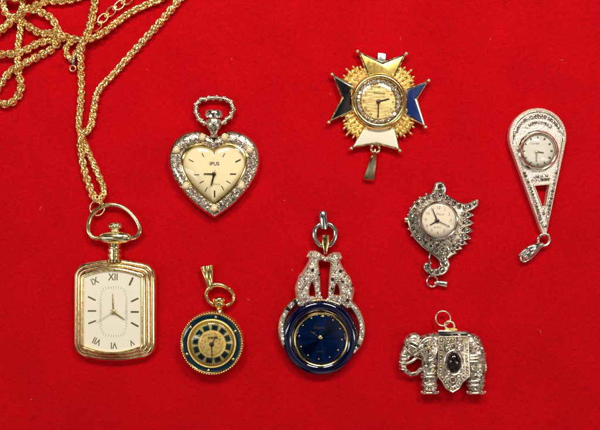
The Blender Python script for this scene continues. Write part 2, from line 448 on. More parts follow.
chain = Item('rope_chain', 'long gold rope chain tangled in the corner and looped through the watch bow', 'chain', 60, 60)
R = [
 [(188, -10, 4), (177, 2, 4), (159, 23, 4), (138, 46, 4), (115, 72, 4), (98, 91, 4), (93, 113, 4), (90, 127, 5), (82, 138, 8), (82, 157, 5), (86, 177, 4), (92, 193, 5), (96, 202, 6)],
 [(93, -8, 4), (94, 4, 4), (90, 30, 9), (84, 48, 12), (81, 67, 5), (81, 92, 4), (79, 118, 4), (79.5, 131, 4), (87, 149, 4), (97, 172, 4), (103, 187, 4), (103, 195, 6), (99, 203, 7)],
 [(172, -10, 4), (160, -1, 4), (145, 5, 4), (129, 13, 4), (116, 23, 5), (104, 33, 7), (93, 39, 8), (82, 41, 7), (70, 38, 6), (58, 36, 6), (48, 41, 5), (38, 43, 5), (26, 50, 5), (13, 54, 6), (-10, 55, 6)],
 [(62, 37, 4), (57, 43, 3.6), (50, 50, 4), (38, 56, 4), (24, 65, 8), (11, 71, 5), (3, 80, 4), (-8, 96, 4)],
 [(18, 66, 4), (18, 75, 4), (21, 84, 4), (18, 95, 4), (12, 102, 4), (4, 104, 4), (-8, 99, 4)],
 [(66, 41, 12), (59, 31, 10), (52, 19, 6), (40, 12, 5), (30, 9, 8)],
 [(62, 34, 10), (50, 34, 8), (40, 33, 5), (31, 28, 5), (22, 22, 6), (14, 19, 10)],
 [(54, -8, 4), (44, 2, 5), (34, 8, 9), (24, 15, 12), (10, 25, 9), (-8, 38, 4)],
 [(22, -8, 4), (22, 4, 4), (21, 16, 5), (20, 30, 4), (18, 44, 4), (17, 58, 4), (18, 70, 4)],
 [(8, -8, 4), (3, 2, 4), (4, 10, 5), (9, 17, 6), (18, 21, 5)],
 [(38, -8, 4), (46, -2, 4), (58, 1, 4), (76, -2, 4), (90, -9, 4)],
 [(2, -6, 10), (14, 0, 11), (26, -3, 9), (40, -9, 6)],
]
for pts in R:
    b = MB(); rope(b, pts); chain.part('rope_strand', b, GOLDC, 5)
# the short knotted tail with its clasp
b = MB(); rope(b, [(74, 40, 6), (67, 46, 5), (66, 53, 4), (71, 59, 4), (77, 52, 5), (82, 44, 6)], 3.2, .75, 15); chain.part('rope_strand', b, GOLDC, 5)
cl = MB(); tube(cl, smooth([(74.5, 57, 6), (74, 60, 6.3), (73.2, 65, 5)], False, 6), [1.2 + .5 * math.sin(PI * i / 12) for i in range(13)], False, 10)
clasp = chain.part('clasp', cl, STEEL, 5)
ringlet(chain, 'clasp_ring', 72.8, 68.2, 3, 2.9, .85, GOLDC, 3, parent=clasp)
for i, (x, y) in enumerate([(96.5, 26.5), (103, 18.5), (111, 11.5), (119.5, 5.2), (128, -.5)]):
    ringlet(chain, 'extender_link', x, y, 3.2, 5.6, .8, GOLDC, 3, 1.05, .66, math.radians(-38 + random.uniform(-9, 9)), .12 * (-1) ** i)
    ringlet(chain, 'extender_link', x + 3.8, y - 3.4, 3.2, 2.4, .7, GOLDC, 3, 1, .55, math.radians(-38), .5)
ringlet(chain, 'jump_ring', 97.3, 208, 5, 7.4, .95, GOLDP, 5, 1, 1, 0, .12)
ringlet(chain, 'jump_ring', 98, 199, 6, 4.2, .85, GOLDC, 5, 1, .8, .5, .3)

# ------------------------------------------------------------------ 1 the barrel-shaped pocket watch
def barrel(cx, cy, hw, hh, arch, r, n=10):
    """rectangle with arched top and bottom, rounded corners; returns evenly matched points"""
    pts = []
    nx, ny = 16, 16
    c = hw - r
    def topy(x): return hh - arch * (x / hw) ** 2
    yc = topy(c) - r * .95
    for i in range(nx + 1): x = -c + 2 * c * i / nx; pts.append((x, -topy(x)))
    for i in range(1, n): a = -PI / 2 + PI / 2 * i / n; pts.append((c + r * math.cos(a), -(yc) + r * math.sin(a) * .95 - 0.0))
    for i in range(ny + 1): y = -yc + 2 * yc * i / ny; pts.append((hw + .0, y))
    for i in range(1, n): a = PI / 2 * i / n; pts.append((c + r * math.cos(a), yc + r * math.sin(a) * .95))
    for i in range(nx + 1): x = c - 2 * c * i / nx; pts.append((x, topy(x)))
    for i in range(1, n): a = PI / 2 + PI / 2 * i / n; pts.append((-c + r * math.cos(a), yc + r * math.sin(a) * .95))
    for i in range(ny + 1): y = yc - 2 * yc * i / ny; pts.append((-hw, y))
    for i in range(1, n): a = PI + PI / 2 * i / n; pts.append((-c + r * math.cos(a), -yc + r * math.sin(a) * .95))
    return [(cx + x, cy + y) for x, y in pts]

def pocket_watch():
    it = Item('pocket_watch', 'large gold barrel-shaped pocket watch with stepped bezel and roman numerals', 'pocket watch', 114, 311)
    H = 15
    cx, cy = 113.0, 311.0
    A = barrel(cx, cy, 41.8, 52, 8, 17); B = barrel(cx - .6, cy + .4, 28.6, 40.4, 6.4, 3)
    b = MB()
    blend(b, A, B, [(.55, 0), (.2, .4), (.02, 3), (-.02, 5), (0, 7), (.04, 7.8)], cap0=True)
    case = it.part('case', b, GOLDP, H)
    b = MB(); pr = [(.04, 7.8)]
    for i in range(3):          # three rounded steps rising to the dial
        t0 = .05 + i * .29; t1 = t0 + .27; z0 = 8.2 + i * 2.7
        for k in range(7):
            a = PI * k / 6; pr.append((t0 + (t1 - t0) * (1 - math.cos(a)) / 2, z0 + 2.6 * math.sin(a * .62 + .0) ))
        pr.append((t1 + .01, z0 + 1.9))
    pr += [(.95, 16.2), (.985, 16.2), (1.0, 15.6), (1.005, 14.2)]
    blend(b, A, B, pr); it.part('bezel', b, GOLDP, H, case, 50)
    b = MB(); b.rings([[(x, y, 14.2) for x, y in B]]); b.f = [tuple(range(len(B)))]
    dial = it.part('dial', b, CREAM, H)
    z = 14.3
    for txt, x, y, sz, rot in [('XII', 113, 277.3, 11.5, 0), ('IX', 94.5, 281.5, 10.5, .42), ('VII', 96.5, 341.2, 10.5, PI - .42), ('VI', 113.5, 345.4, 10.5, PI), ('V', 131.5, 342.8, 9.5, PI + .42)]:
        it.text('numeral', txt, x, y, z, H, sz * .86, rot, INKB, dial, .10, .82)
    ticks(it, dial, [(131, 281.5, .45, -1, 8.6, 1.7), (134.6, 300, 1, -.48, 8, 1.6), (134.6, 312, 1, 0, 8, 1.6), (134.6, 324.6, 1, .55, 8.4, 1.6),
                     (92, 322.2, 1, -.38, 8, 1.4), (91.8, 311, 1, 0, 8.2, 1.4), (91.6, 298.5, 1, .5, 8.4, 1.4)], z, H, INKB)
    b = MB(); C = (113.3, 311.8); n = 60
    for k in range(n):
        a = 2 * PI * k / n; ca, sa = math.cos(a), math.sin(a)
        r = 1 / (abs(ca / 14.2) ** 4 + abs(sa / 25.6) ** 4) ** .25
        L = 2.6; x, y = C[0] + r * ca, C[1] + r * sa
        d = Vector((ca / 14.2 if abs(ca) * 25.6 > abs(sa) * 14.2 else ca * .04, sa / 25.6 if abs(ca) * 25.6 <= abs(sa) * 14.2 else sa * .04)).normalized()
        d = Vector((ca, sa)).lerp(d, .5).normalized()
        bar(b, (x, y), (x - d.x * L, y - d.y * L), .28, .28, z, z + .15)
    it.part('minute_track', b, INKG, H, dial)
    hand(it, 'hour_hand', C, (112.7, 293.5), 1.5, .35, 15.2, H, HANDG)
    hand(it, 'minute_hand', C, (125, 319.6), 1.7, .5, 15.7, H, HANDG)
    hand(it, 'second_hand', C, (96.8, 322), .5, .25, 16.2, H, INKG, tail=3)
    hub(it, C, 2.1, 16.3, H, GOLD)
    # pendant: ribbed neck, wide collar, crown, bow
    b = MB()
    def xl(prof, cy0, cx0, zc, n=40):      # turned piece lying along y
        rs = [[(cx0 + r * math.cos(t), y, zc + min(r, zc * .98) * math.sin(t)) for t in [2 * PI * j / n for j in range(n)]] for y, r in prof]; b.rings(rs)
    xl([(262, 8), (259, 7.6), (258, 6.4), (256.8, 6.4), (255.8, 7.4), (253.8, 7.4), (252.8, 6.3), (251.8, 6.3), (250.8, 7.2), (249, 7.2), (248, 6.0), (246, 6), (243, 7.5)], 0, 114.2, 8)
    it.part('neck', b, GOLDP, 10)
    b = MB(); rs = []
    for i in range(17):
        a = -PI / 2 + PI * i / 16; rs.append([(115 + 17 * math.sin(a), 237.6 + 6.8 * math.cos(a) ** .8 * math.cos(t) if math.cos(a) > 0 else 237.6, 8.5 + 6.6 * max(0, math.cos(a)) ** .8 * math.sin(t)) for t in [2 * PI * j / 24 for j in range(24)]])
    b.rings(rs); it.part('collar', b, GOLDP, 10)
    b = MB(); nn = 48; rs = []
    for y, r in [(231.5, 3.4), (230, 3.4), (229, 5.2), (227.6, 6.5), (225.6, 6.8), (223.6, 5.9), (222.3, 4.2), (222, 2)]:
        rs.append([(115 + (r + (.35 if j % 2 else 0)) * math.cos(2 * PI * j / nn), y, 8.5 + .95 * (r + (.35 if j % 2 else 0)) * math.sin(2 * PI * j / nn)) for j in range(nn)])
    b.rings(rs); it.part('crown', b, GOLDP, 10)
    bow = smooth([(99.5, 238.3, 8), (93, 237, 8), (89, 231.5, 8), (89.3, 222, 7.5), (93.5, 213, 7), (102, 206.8, 6.5), (112.5, 204.6, 6.5), (123, 207.3, 6.5), (132.5, 215, 7), (139, 225, 7.5), (140, 232, 8), (136, 236.8, 8), (130, 238.5, 8)], False, 6)
    b = MB(); tube(b, bow, 2.35, False, 12); it.part('bow', b, GOLDP, 7)
    return it
pocket_watch()

# ------------------------------------------------------------------ 2 the heart watch
def heart(half, cx, n=7):
    P = smooth([(x, y, 0) for x, y in half], False, n)
    R_ = [(cx + p.x, p.y) for p in P]; L_ = [(cx - p.x, p.y) for p in reversed(P[1:-1])]
    return R_ + L_
def heart_watch():
    it = Item('heart_watch', 'heart-shaped silver pendant watch set with pearls round an ivory dial', 'pendant watch', 213, 172)
    H = 12; cx = 214
    O = heart([(0, 140), (7, 134.6), (18, 131.2), (31, 134.6), (41, 144), (44.8, 158), (42, 173), (31.2, 190.6), (16.6, 205.6), (0, 217.2)], cx)
    I = heart([(0, 150.8), (5.5, 147.4), (14, 146), (22, 148.2), (28, 154), (30.5, 162), (28.3, 172), (21, 184), (11, 194.5), (0, 203)], cx)
    b = MB(); O2 = [(cx + (x - cx) * 1.0, y) for x, y in O]
    blend(b, O, I, [(.9, 0), (.35, .5), (.02, 3), (-.10, 6), (-.04, 9), (.06, 10.6)], cap0=True)
    case = it.part('case', b, SILV, 8)
    b = MB(); blend(b, O, I, [(.03, 10.2), (.12, 11.4), (.3, 12.6), (.6, 13), (.8, 12.6), (.84, 12)]); it.part('bezel', b, ANT, H, case)
    b = MB(); blend(b, O, I, [(.80, 12), (.84, 13.6), (.92, 14), (.99, 13.4), (1.0, 11)]); it.part('dial_rim', b, GOLD, H, case)
    b = MB(); b.v = [(x, y, 11) for x, y in I]; b.f = [tuple(range(len(I)))]; dial = it.part('dial', b, IVORY, H)
    # scrollwork round the band
    b = MB(); rnd = random.Random(5); n = len(O)
    per = [((O[i][0] * .55 + I[i][0] * .45), (O[i][1] * .55 + I[i][1] * .45)) for i in range(n)]
    per3 = resample([(x, y, 13) for x, y in per + per[:1]], 4.4)
    for k, p in enumerate(per3):
        for s in (-1, 1):
            q = Vector((p.x, p.y)); c = Vector((cx, 170)); d = (q - c).normalized(); q = q + d * s * rnd.uniform(1.4, 3.1)
            a0 = rnd.uniform(0, 6.28); L = rnd.uniform(3, 5) ; sp = rnd.choice((-1, 1))
            pts = [(q.x + (2.9 - .3 * j) * math.cos(a0 + sp * j * .8), q.y + (2.9 - .3 * j) * math.sin(a0 + sp * j * .8), 13.1 + .12 * j - (1.4 if s > 0 else .2)) for j in range(7)]
            tube(b, pts, [.35 + .13 * j for j in range(7)], False, 6)
        if k % 3 == 0: ell(b, (p.x + rnd.uniform(-1, 1), p.y + rnd.uniform(-1, 1), 13), (1.1, 1.1, 1.2), 0, 8, 5)
    it.part('scrollwork', b, mat('chased_silver', (0.88, 0.77, 0.62), .95, .2, patina=(8, (.30, .22, .15), .38, .5)), H, case)
    for x, y in [(176.6, 150.2), (202.4, 137.6), (224.8, 137.6), (249.6, 150.2), (186.2, 186), (241.6, 186), (214.3, 208.4)]:
        lx = ringlet(it, 'pearl_cup', x, y, 13.6, 3.6, .55, GOLD, H, parent=case)
        it.put('pearl', B_PEARL, x, y, 14.2, H, (3.5, 3.5, 2.8))
    z = 11.15
    marks = [(214, 152.8, 0, 1, 3), (223.7, 155, .55, -1, 4.2), (238, 160.7, 1, -.5, 5.8), (233, 174, 1, 0, 6), (228.4, 182, 1, .6, 5), (222.6, 188, .6, 1, 5), (214.5, 194, 0, 1, 7), (206, 189.5, -.5, 1, 5), (201.5, 182, 1, -.55, 5), (196.3, 174.7, 1, 0, 5.6), (191, 160.5, 1, .55, 5.4), (202.8, 155, .6, 1, 4)]
    ticks(it, dial, [(x, y, dx, dy, L, 1.3 if L > 5.7 else .7) for x, y, dx, dy, L in marks], z, H, INK)
    it.text('lettering', 'IPUS', 214.3, 163.8, z, H, 4.8, 0, INK, dial, .08, 1.05)
    it.text('lettering', 'quartz', 216.5, 184, z, H, 2.8, -.15, INKG, dial)
    C = (214.1, 174)
    hand(it, 'hour_hand', C, (203.8, 173.8), 1.3, 1.0, 12, H, HANDB)
    hand(it, 'minute_hand', C, (211.4, 185.8), 1.7, 1.1, 12.4, H, HANDB)
    hand(it, 'second_hand', C, (209, 188), .3, .2, 12.8, H, HANDB, tail=4)
    hub(it, C, 2.0, 12.6, H, HANDB)
    b = MB(); rs = []
    for t, zz in [(0, 13.4), (.12, 14.6), (.3, 15.4), (.6, 16.1), (.97, 16.4)]:
        rs.append([(x + (cx - x) * t, y + (172 - y) * t, zz) for x, y in I])
    b.rings(rs, True, False, True); it.part('crystal', b, GLASS, H)
    # stem, crown, floral bow
    b = MB()
    rs = [[(213.8 + r * math.cos(t), y, 8 + .8 * r * math.sin(t)) for t in [2 * PI * j / 28 for j in range(28)]] for y, r in [(138, 6), (134, 3.4), (131, 4.5), (127.5, 7.4), (123, 8.2), (120, 7.4), (118.6, 5)]]
    b.rings(rs); it.part('stem', b, ANT, 8)
    b = MB(); nn = 44
    rs = [[(213.8 + (r + (.4 if j % 2 else 0)) * math.cos(2 * PI * j / nn), y, 8 + .75 * (r + (.4 if j % 2 else 0)) * math.sin(2 * PI * j / nn)) for j in range(nn)] for y, r in [(118.8, 5), (117.8, 7.6), (115, 8.3), (112, 8.2), (110.6, 7), (110, 3)]]
    b.rings(rs); it.part('crown', b, SILV, 8)
    ringp = smooth([(206.5, 124, 8), (200.5, 120.5, 7), (196.5, 113, 6), (196, 105.5, 5.5), (200, 100, 5), (207, 98.6, 5), (213.6, 97.6, 5), (222, 98.4, 5), (229, 100.6, 5.5), (233, 107, 6), (231.5, 114.5, 6.5), (226, 120.5, 7), (220.5, 124, 8)], False, 6)
    b = MB(); tube(b, ringp, 2.2, False, 10)
    P = resample(ringp, 1.15)
    for k, (p, t, u, v) in enumerate(frames(P, False)):
        a = k * .95; q = p + (u * math.cos(a) + v * math.sin(a)) * 1.7
        ell(b, q, (1.6, 1.6, 1.3), 0, 10, 7)
    it.part('bow', b, ANT, 6)
heart_watch()

# ------------------------------------------------------------------ 3 the round gold pendant watch
def round_watch():
    it = Item('round_watch', 'small round gold pendant watch with teal enamel squares on its dial', 'pendant watch', 212, 343)
    H = 15; c = (211.6, 343.6)
    b = MB(); lathe(b, c[0] + .6, c[1] - .8, [(20, 0), (27, 1), (30.8, 4), (31.6, 7), (31.2, 10), (31, 13)], 96, cap0=True); case = it.part('case', b, GOLDR, 11)
    b = MB(); lathe(b, *c, [(31, 12.4), (31, 14), (29.8, 14.8), (28.9, 14.2), (28.8, 13.6)], 96); it.part('bezel', b, GOLD, H, case)
    b = MB()
    for k in range(76):
        a = 2 * PI * k / 76; ell(b, (c[0] + 30.5 * math.cos(a), c[1] + 30.5 * math.sin(a), 14.8), (1.15, 1.15, 1.2), 0, 8, 6)
    it.part('beaded_edge', b, GOLD, H, case)
    b = MB(); lathe(b, *c, [(28.9, 13.4), (28.6, 14.4), (26.8, 14.9), (25.0, 14.7), (24.4, 13.8)], 96); er = it.part('enamel_ring', b, E_TEAL, H)
    for d in (81, 28, -36, -97, -157, 142):
        a = -math.radians(d); it.put('gold_dot', B_GOLD, c[0] + 26.7 * math.cos(a), c[1] + 26.7 * math.sin(a), 15, H, (1.3, 1.3, .7), er)
    b = MB(); lathe(b, *c, [(24.6, 13.4), (24.3, 15.2), (23.4, 15.6), (22.6, 15.2), (21.5, 14.2), (20.6, 13.6), (.01, 13.5)], 80); dial = it.part('dial', b, mat('bright_gold_dial', (.98, .66, .17), .35, .38, bump=(14, .5, .03)), H)
    b = MB(); lathe(b, *c, [(12.2, 13.5), (12, 14.3), (11.2, 14.5), (10.8, 14.1), (.01, 14.0)], 60); it.part('dial_centre', b, brushed('chased_dial_centre', (1.0, .74, .24), .4, (13, 13, 13), .8), H, dial)
    for k in range(12):
        a = -math.radians(80 + 30 * k); x, y = c[0] + .2 + 16.6 * math.cos(a), c[1] + .6 + 16.6 * math.sin(a)
        def sq(w_, hgt, z0, z1, rr):
            o = []
            for sx, sy in ((-1, -1), (1, -1), (1, 1), (-1, 1)):
                for q in (-.35, .35):
                    aa = math.atan2(sy, sx) + q; lx = sx * w_ + rr * (math.cos(aa) - sx * .7); ly = sy * hgt + rr * (math.sin(aa) - sy * .7)
                    tx, ty = -math.sin(a), math.cos(a); o.append((x + tx * ly + math.cos(a) * lx, y + ty * ly + math.sin(a) * lx))
            m_ = MB(); m_.rings([[(p[0], p[1], z0) for p in o], [(p[0], p[1], z1) for p in o]]); return m_
        s_ = it.part('enamel_square', sq(2.5, 3.1, 13.5, 14.3, .6), mat('bright_teal', (.01, .11, .15), .2, .15, coat=.6) if k == 0 else bpy.data.materials['bright_teal'], H, dial, 0)
        it.part('square_centre', sq(1.75, 2.0, 14.3, 14.45, .4), E_TEALD, H, s_, 0)
    b = MB()
    for k in range(60):
        a = 2 * PI * k / 60; bar(b, (c[0] + 21.6 * math.cos(a), c[1] + 21.6 * math.sin(a)), (c[0] + 20.2 * math.cos(a), c[1] + 20.2 * math.sin(a)), .3, .3, 14.2, 14.4)
    it.part('minute_track', b, INKB, H, dial)
    it.text('lettering', 'SHEFFIE', c[0] + 1.2, c[1] - 5.3, 14.1, H, 3.0, 0, INK, dial, .12)
    C = (211.6, 344.4)
    hand(it, 'hour_hand', C, (216.5, 335.5), .9, .5, 15, H, HANDB); hand(it, 'minute_hand', C, (212, 360), .9, .4, 15.3, H, HANDB); hub(it, C, 2.3, 14.8, H, INK)
    crystal(it, *c, 23, 15, 5, H)
    # crown, beaded loop, pleated bail
    b = MB(); rs = [[(218.6 + x0 + r * math.cos(t), y, 8 + .8 * r * math.sin(t)) for t in [2 * PI * j / 28 for j in range(28)]] for y, r, x0 in [(313.5, 5.5, .9), (311, 3.0, .8), (308.5, 2.8, .6), (307, 4.8, .5), (305, 6, .3), (303, 6.2, 0), (302, 5.2, 0), (301.2, 6.1, .2), (299.2, 6.3, .3), (298, 5.6, .4), (297.2, 3, .4)]]
    b.rings(rs); it.part('crown', b, GOLD, 9)
    lp = smooth([(214, 305.5, 7), (208.5, 300.5, 7), (206.3, 294.5, 7), (209, 288, 8), (216, 284.5, 8), (224, 286, 7), (231, 291, 6), (233.8, 297, 6), (231.5, 302.5, 6.5), (226, 305.6, 7)], False, 6)
    b = MB(); tube(b, lp, lambda t: 1.9 + .7 * math.exp(-((t - .45) / .17) ** 2), False, 10)
    for x, y in [(229.6, 288.6), (234, 295), (233.8, 300), (229, 304.6), (208, 300.6)]: ell(b, (x, y, 7), (1.6, 1.6, 1.6), 0, 10, 6)
    it.part('loop', b, GOLD, 7)
    b = MB(); nn = 24
    a0 = Vector((210.6, 289.5)); a1 = Vector((206.4, 266)); d = (a1 - a0).normalized(); q = Vector((-d.y, d.x))
    rs = []
    for i in range(13):
        t = i / 12; wd = 2.4 + 4.6 * t ** .9; p = a0.lerp(a1, t) ; zc = 4 + 4.5 * math.sin(PI * min(1, .25 + t * .6))
        ring = []
        for j in range(nn * 2):
            u = 2 * PI * j / (nn * 2); cu, su = math.cos(u), math.sin(u)
            ridge = 1.2 * abs(math.sin(cu * 1.5 * PI + PI / 2)) ** .7 if su > 0 else 0
            zz = zc + (1.6 + ridge * (0.4 + t)) * su if su > 0 else zc + 2.4 * su
            ring.append((p.x + q.x * wd * cu, p.y + q.y * wd * cu, zz))
        rs.append(ring)
    b.rings(rs); it.part('bail', b, GOLD, 8, None, 60)
round_watch()

# ------------------------------------------------------------------ 4 the blue watch carried by two spotted cats
def cat_watch():
    it = Item('twin_cat_watch', 'navy enamel ring watch held by two jewelled spotted cats facing each other', 'pendant watch', 321, 338)
    H = 13; c = (320.6, 338.2)
    b = MB(); lathe(b, c[0] - .5, c[1] - .7, [(27.5 + 4.6 - 4.6 * math.cos(a) * 1.0 - 0 if False else 32.0 + 6.0 * math.cos(a), 8 + 5.6 * math.sin(a)) for a in [2 * PI * i / 20 for i in range(21)]], 128)
    it.part('enamel_ring', b, E_NAVY, 9)
    b = MB(); lathe(b, c[0] + .4, c[1] + 1.6, [(27.6, 5), (28, 10.5), (27.4, 12.2), (26.4, 12.8), (25.3, 12.4), (24.6, 11.2), (24.4, 10)], 96); bz = it.part('bezel', b, GOLD, H)
    dc = (c[0] + .3, c[1] + 1.2)
    b = MB(); lathe(b, *dc, [(.01, 2.2), (20, 2.6), (27.4, 6)], 64); it.part('case_back', b, GOLD, 9)
    # dial mesh gets its own origin at its centre so that the grain runs round it
    b = MB(); n = 96; lathe(b, 300, 215, [(24.9, 10.2), (24, 10.25), (.02, 10.25)], n)
    dial = it.part('dial', b, SUN, 0, None, 0)
    for v in dial.data.vertices: v.co += it.loc
    dial.location = W(dc[0], dc[1], 0, H) - it.loc
    for k in range(12):
        a = -math.radians(85 + 30 * k); x, y = c[0] + 21.4 * math.cos(a), c[1] + .1 + 21.4 * math.sin(a)
        o = it.put('hour_mark', B_GOLD, x, y, 10.5, H, (.95, .95, .5)); 
        if k == 0: o.scale = (2.1 * S, 1.2 * S, .6 * S)
    it.text('lettering', 'quartz', dc[0] - .5, dc[1] + 12.6, 10.4, H, 2.6, 0, HANDG, it.root)
    it.text('lettering', 'Geneva', dc[0] - 2, dc[1] - 11.4, 10.4, H, 3.4, 0, HANDG, it.root)
    C = (c[0], c[1])
    hand(it, 'hour_hand', C, (310.2, 331.4), .9, .5, 11.2, H, GOLD); hand(it, 'minute_hand', C, (331.2, 320), .8, .3, 11.6, H, HANDB)
    b = MB(); tube(b, smooth([(310.5, 331.6, 11.5), (314, 333.3, 11.5), (318, 331, 11.5), (319, 326, 11.5)], False, 5), .22, False, 5); it.part('second_hand', b, GOLD, H)
    hub(it, C, 2.1, 11.2, H, GOLD)
    crystal(it, dc[0], dc[1], 25, 12.2, 1.5, H)
    # jewelled arms hugging the ring
    hold = []
    for s in (-1, 1):
        pts = []
        A0, A1 = (math.radians(70), math.radians(-34)) if s > 0 else (math.radians(110), math.radians(214))
        for i in range(41):
            t = i / 40; a = A0 + (A1 - A0) * t; r = 41.4 - 1.5 * t ** 4 * 4 + (-3.4 * max(0, .22 - t) / .22)
            pts.append((321.6 + r * math.cos(a), 333.0 - r * math.sin(a), 8.5))
        b = MB(); tube(b, pts, lambda t: 3.4 - 1.0 * abs(t - .5) * (1 if t > .5 else .6), False, 10, flat=.75)
        arm = it.part('scrolled_arm', b, GOLD, 8)
        pr = resample(pts, 3.5)
        for k, p in enumerate(pr):
            blk = k in (4, len(pr) - 3) or (k == 7 and s < 0)
            nrm = (Vector((random.uniform(-.2, .2), random.uniform(-.2, .2), 1)))
            it.put('black_stone' if blk else 'rhinestone', G_BLK if blk else G_CRY, p.x, p.y, 10.9, 9, 2.25, arm, random.uniform(0, 6), 'black stone' if blk else None, nrm)
    # arch plate under the cats
    b = MB(); pts = [(321 + 39 * math.cos(math.radians(a)), 339.0 - 38.6 * math.sin(math.radians(a)), 8.5) for a in range(62, 119, 4)]
    tube(b, pts, 1.8, False, 10); it.part('arch', b, GOLD, 8)
    # the two cats
    def cat(s, dx, dy, spots, lbl):
        X = lambda x: 325 + s * (325 - x) if s > 0 else x
        def P(x, y, z=8): return ((650 - x + dx) if s > 0 else x + dx, y + dy, z)
        prims = [
            (P(314, 255.8, 9.5), 4.7, P(317.5, 256.6, 9.5), 4.0), (P(317.5, 257, 9.5), 3.2, P(322.8, 257.8, 9), 2.0),     # head, muzzle
            (P(310.5, 253, 10), 1.7, P(308.2, 256, 10), .9),                                                              # ear
            (P(314, 259, 9), 4.4, P(312.5, 268, 8.8), 5.4), (P(312.5, 267, 8.8), 6, P(313.2, 276, 8.5), 6.2),            # neck, chest
            (P(311, 270, 8.6), 6, P(304.5, 281, 8.2), 6.6), (P(305, 279, 8), 6.6, P(302, 289, 8), 6.6),                    # back
            (P(302, 289, 8), 6.9, P(302.5, 296, 8), 6.2), (P(302, 298, 8), 4.6, P(301, 303, 8), 3.6),                      # haunch
            (P(304, 301, 8), 3.0, P(312.8, 298.8, 8), 2.0),                                                                # hind foot
            (P(315, 276, 8.8), 4.4, P(317, 284, 8.8), 2.9), (P(317, 284, 8.8), 2.8, P(318.4, 296.5, 8.4), 1.9), (P(318.4, 297, 8.4), 2.0, P(321, 298.4, 8.4), 1.4)]
        prims = [(a, r0 + .7, c_, r1 + .7) for a, r0, c_, r1 in prims]
        body = blob(it, 'cat_figure', prims, mat('warm_white_metal', (.84, .66, .42), .7, .3), 11, .5, 3); body['label'] = lbl
        me = body.data; bv = BVHTree.FromPolygons([v.co for v in me.vertices], [tuple(p.vertices) for p in me.polygons])
        done = []
        for (x, y) in spots:
            q = W(x, y, 40, 11) - it.loc; hit = bv.ray_cast(q, Vector((0, 0, -1)))
            if hit[0] is None: continue
            done.append((x, y)); zz = (hit[0].z) / S
            it.put('black_stone', G_BLK, x, y, zz + .35, 11, 1.7, body, 0, 'black stone', (hit[1] + Vector((0, 0, .8))))
        x0 = min(v.co.x for v in me.vertices); cnt = 0
        for r_ in range(32):
            for q_ in range(26):
                x = 294 + q_ * 2.45 + (r_ % 2) * 1.22; y = 250 + r_ * 2.05
                x += random.uniform(-.25, .25); y += random.uniform(-.25, .25)
                if any((x - a) ** 2 + (y - b_) ** 2 < 6.5 for a, b_ in done): continue
                q = W(x, y, 40, 11) - it.loc; hit = bv.ray_cast(q, Vector((0, 0, -1)))
                if hit[0] is None or hit[1].z < .6: continue
                o = bpy.data.objects.new('rhinestone', G_CRY if random.random() < .62 else G_WM); COL.objects.link(o); o.parent = body
                o.location = hit[0] - hit[1] * .1 * S; o.rotation_mode = 'QUATERNION'
                nn = hit[1] + Vector((random.uniform(-.3, .3), random.uniform(-.3, .3), .35))
                o.rotation_quaternion = nn.to_track_quat('Z', 'Y') @ Matrix.Rotation(random.uniform(0, 6), 3, 'Z').to_quaternion(); o.scale = (1.2 * S,) * 3
        return body
    cat(-1, 0, 0, [(312.7, 269.8), (319, 274.2)], 'jewelled cat on the left with two black spots')
    cat(1, -1, 1.6, [(340.2, 270.8), (332.4, 279), (342.4, 281), (351.6, 285.4), (332.2, 288.4), (347.4, 300)], 'jewelled cat on the right with many black spots')
    # hanging band, oval ring and tube bail
    b = MB(); pr = [(322.2, 235), (329.2, 235), (328.8, 243.5), (327.5, 249), (327.2, 254), (323.6, 254), (323.4, 249), (322.2, 243.5)]
    slab(b, pr, 8, 12.5, .8); it.part('hanging_band', b, GOLD, 10)
    b = MB(); tube(b, smooth([(319.5, 244.5, 7), (314.8, 237.5, 7), (315, 229.5, 7), (319.5, 224.8, 7), (325, 223.6, 6.5), (330.6, 224.8, 7), (335, 229.8, 7), (335, 237.8, 7), (330.8, 244.5, 7), (325.5, 246, 6.5)], True, 6), 2.6, True, 12); it.part('jump_ring', b, mat('ring_steel', (.60, .60, .52), 1, .16), 7)
    b = MB(); rs = []
    for x, y, z, r in [(322.7, 211, 8, 2), (322.8, 211.2, 8, 3.6), (323, 212.5, 8, 4.6), (323.4, 219, 8.2, 4.4), (323.9, 226, 8.6, 3.9), (324.1, 229, 8.8, 3.2), (324.2, 229.4, 8.8, 1.5)]:
        rs.append([(x + r * math.cos(t), y, z + .85 * r * math.sin(t)) for t in [2 * PI * j / 24 for j in range(24)]])
    b.rings(rs); it.part('bail', b, mat('pale_steel', (.62, .65, .58), 1, .14), 9)
cat_watch()

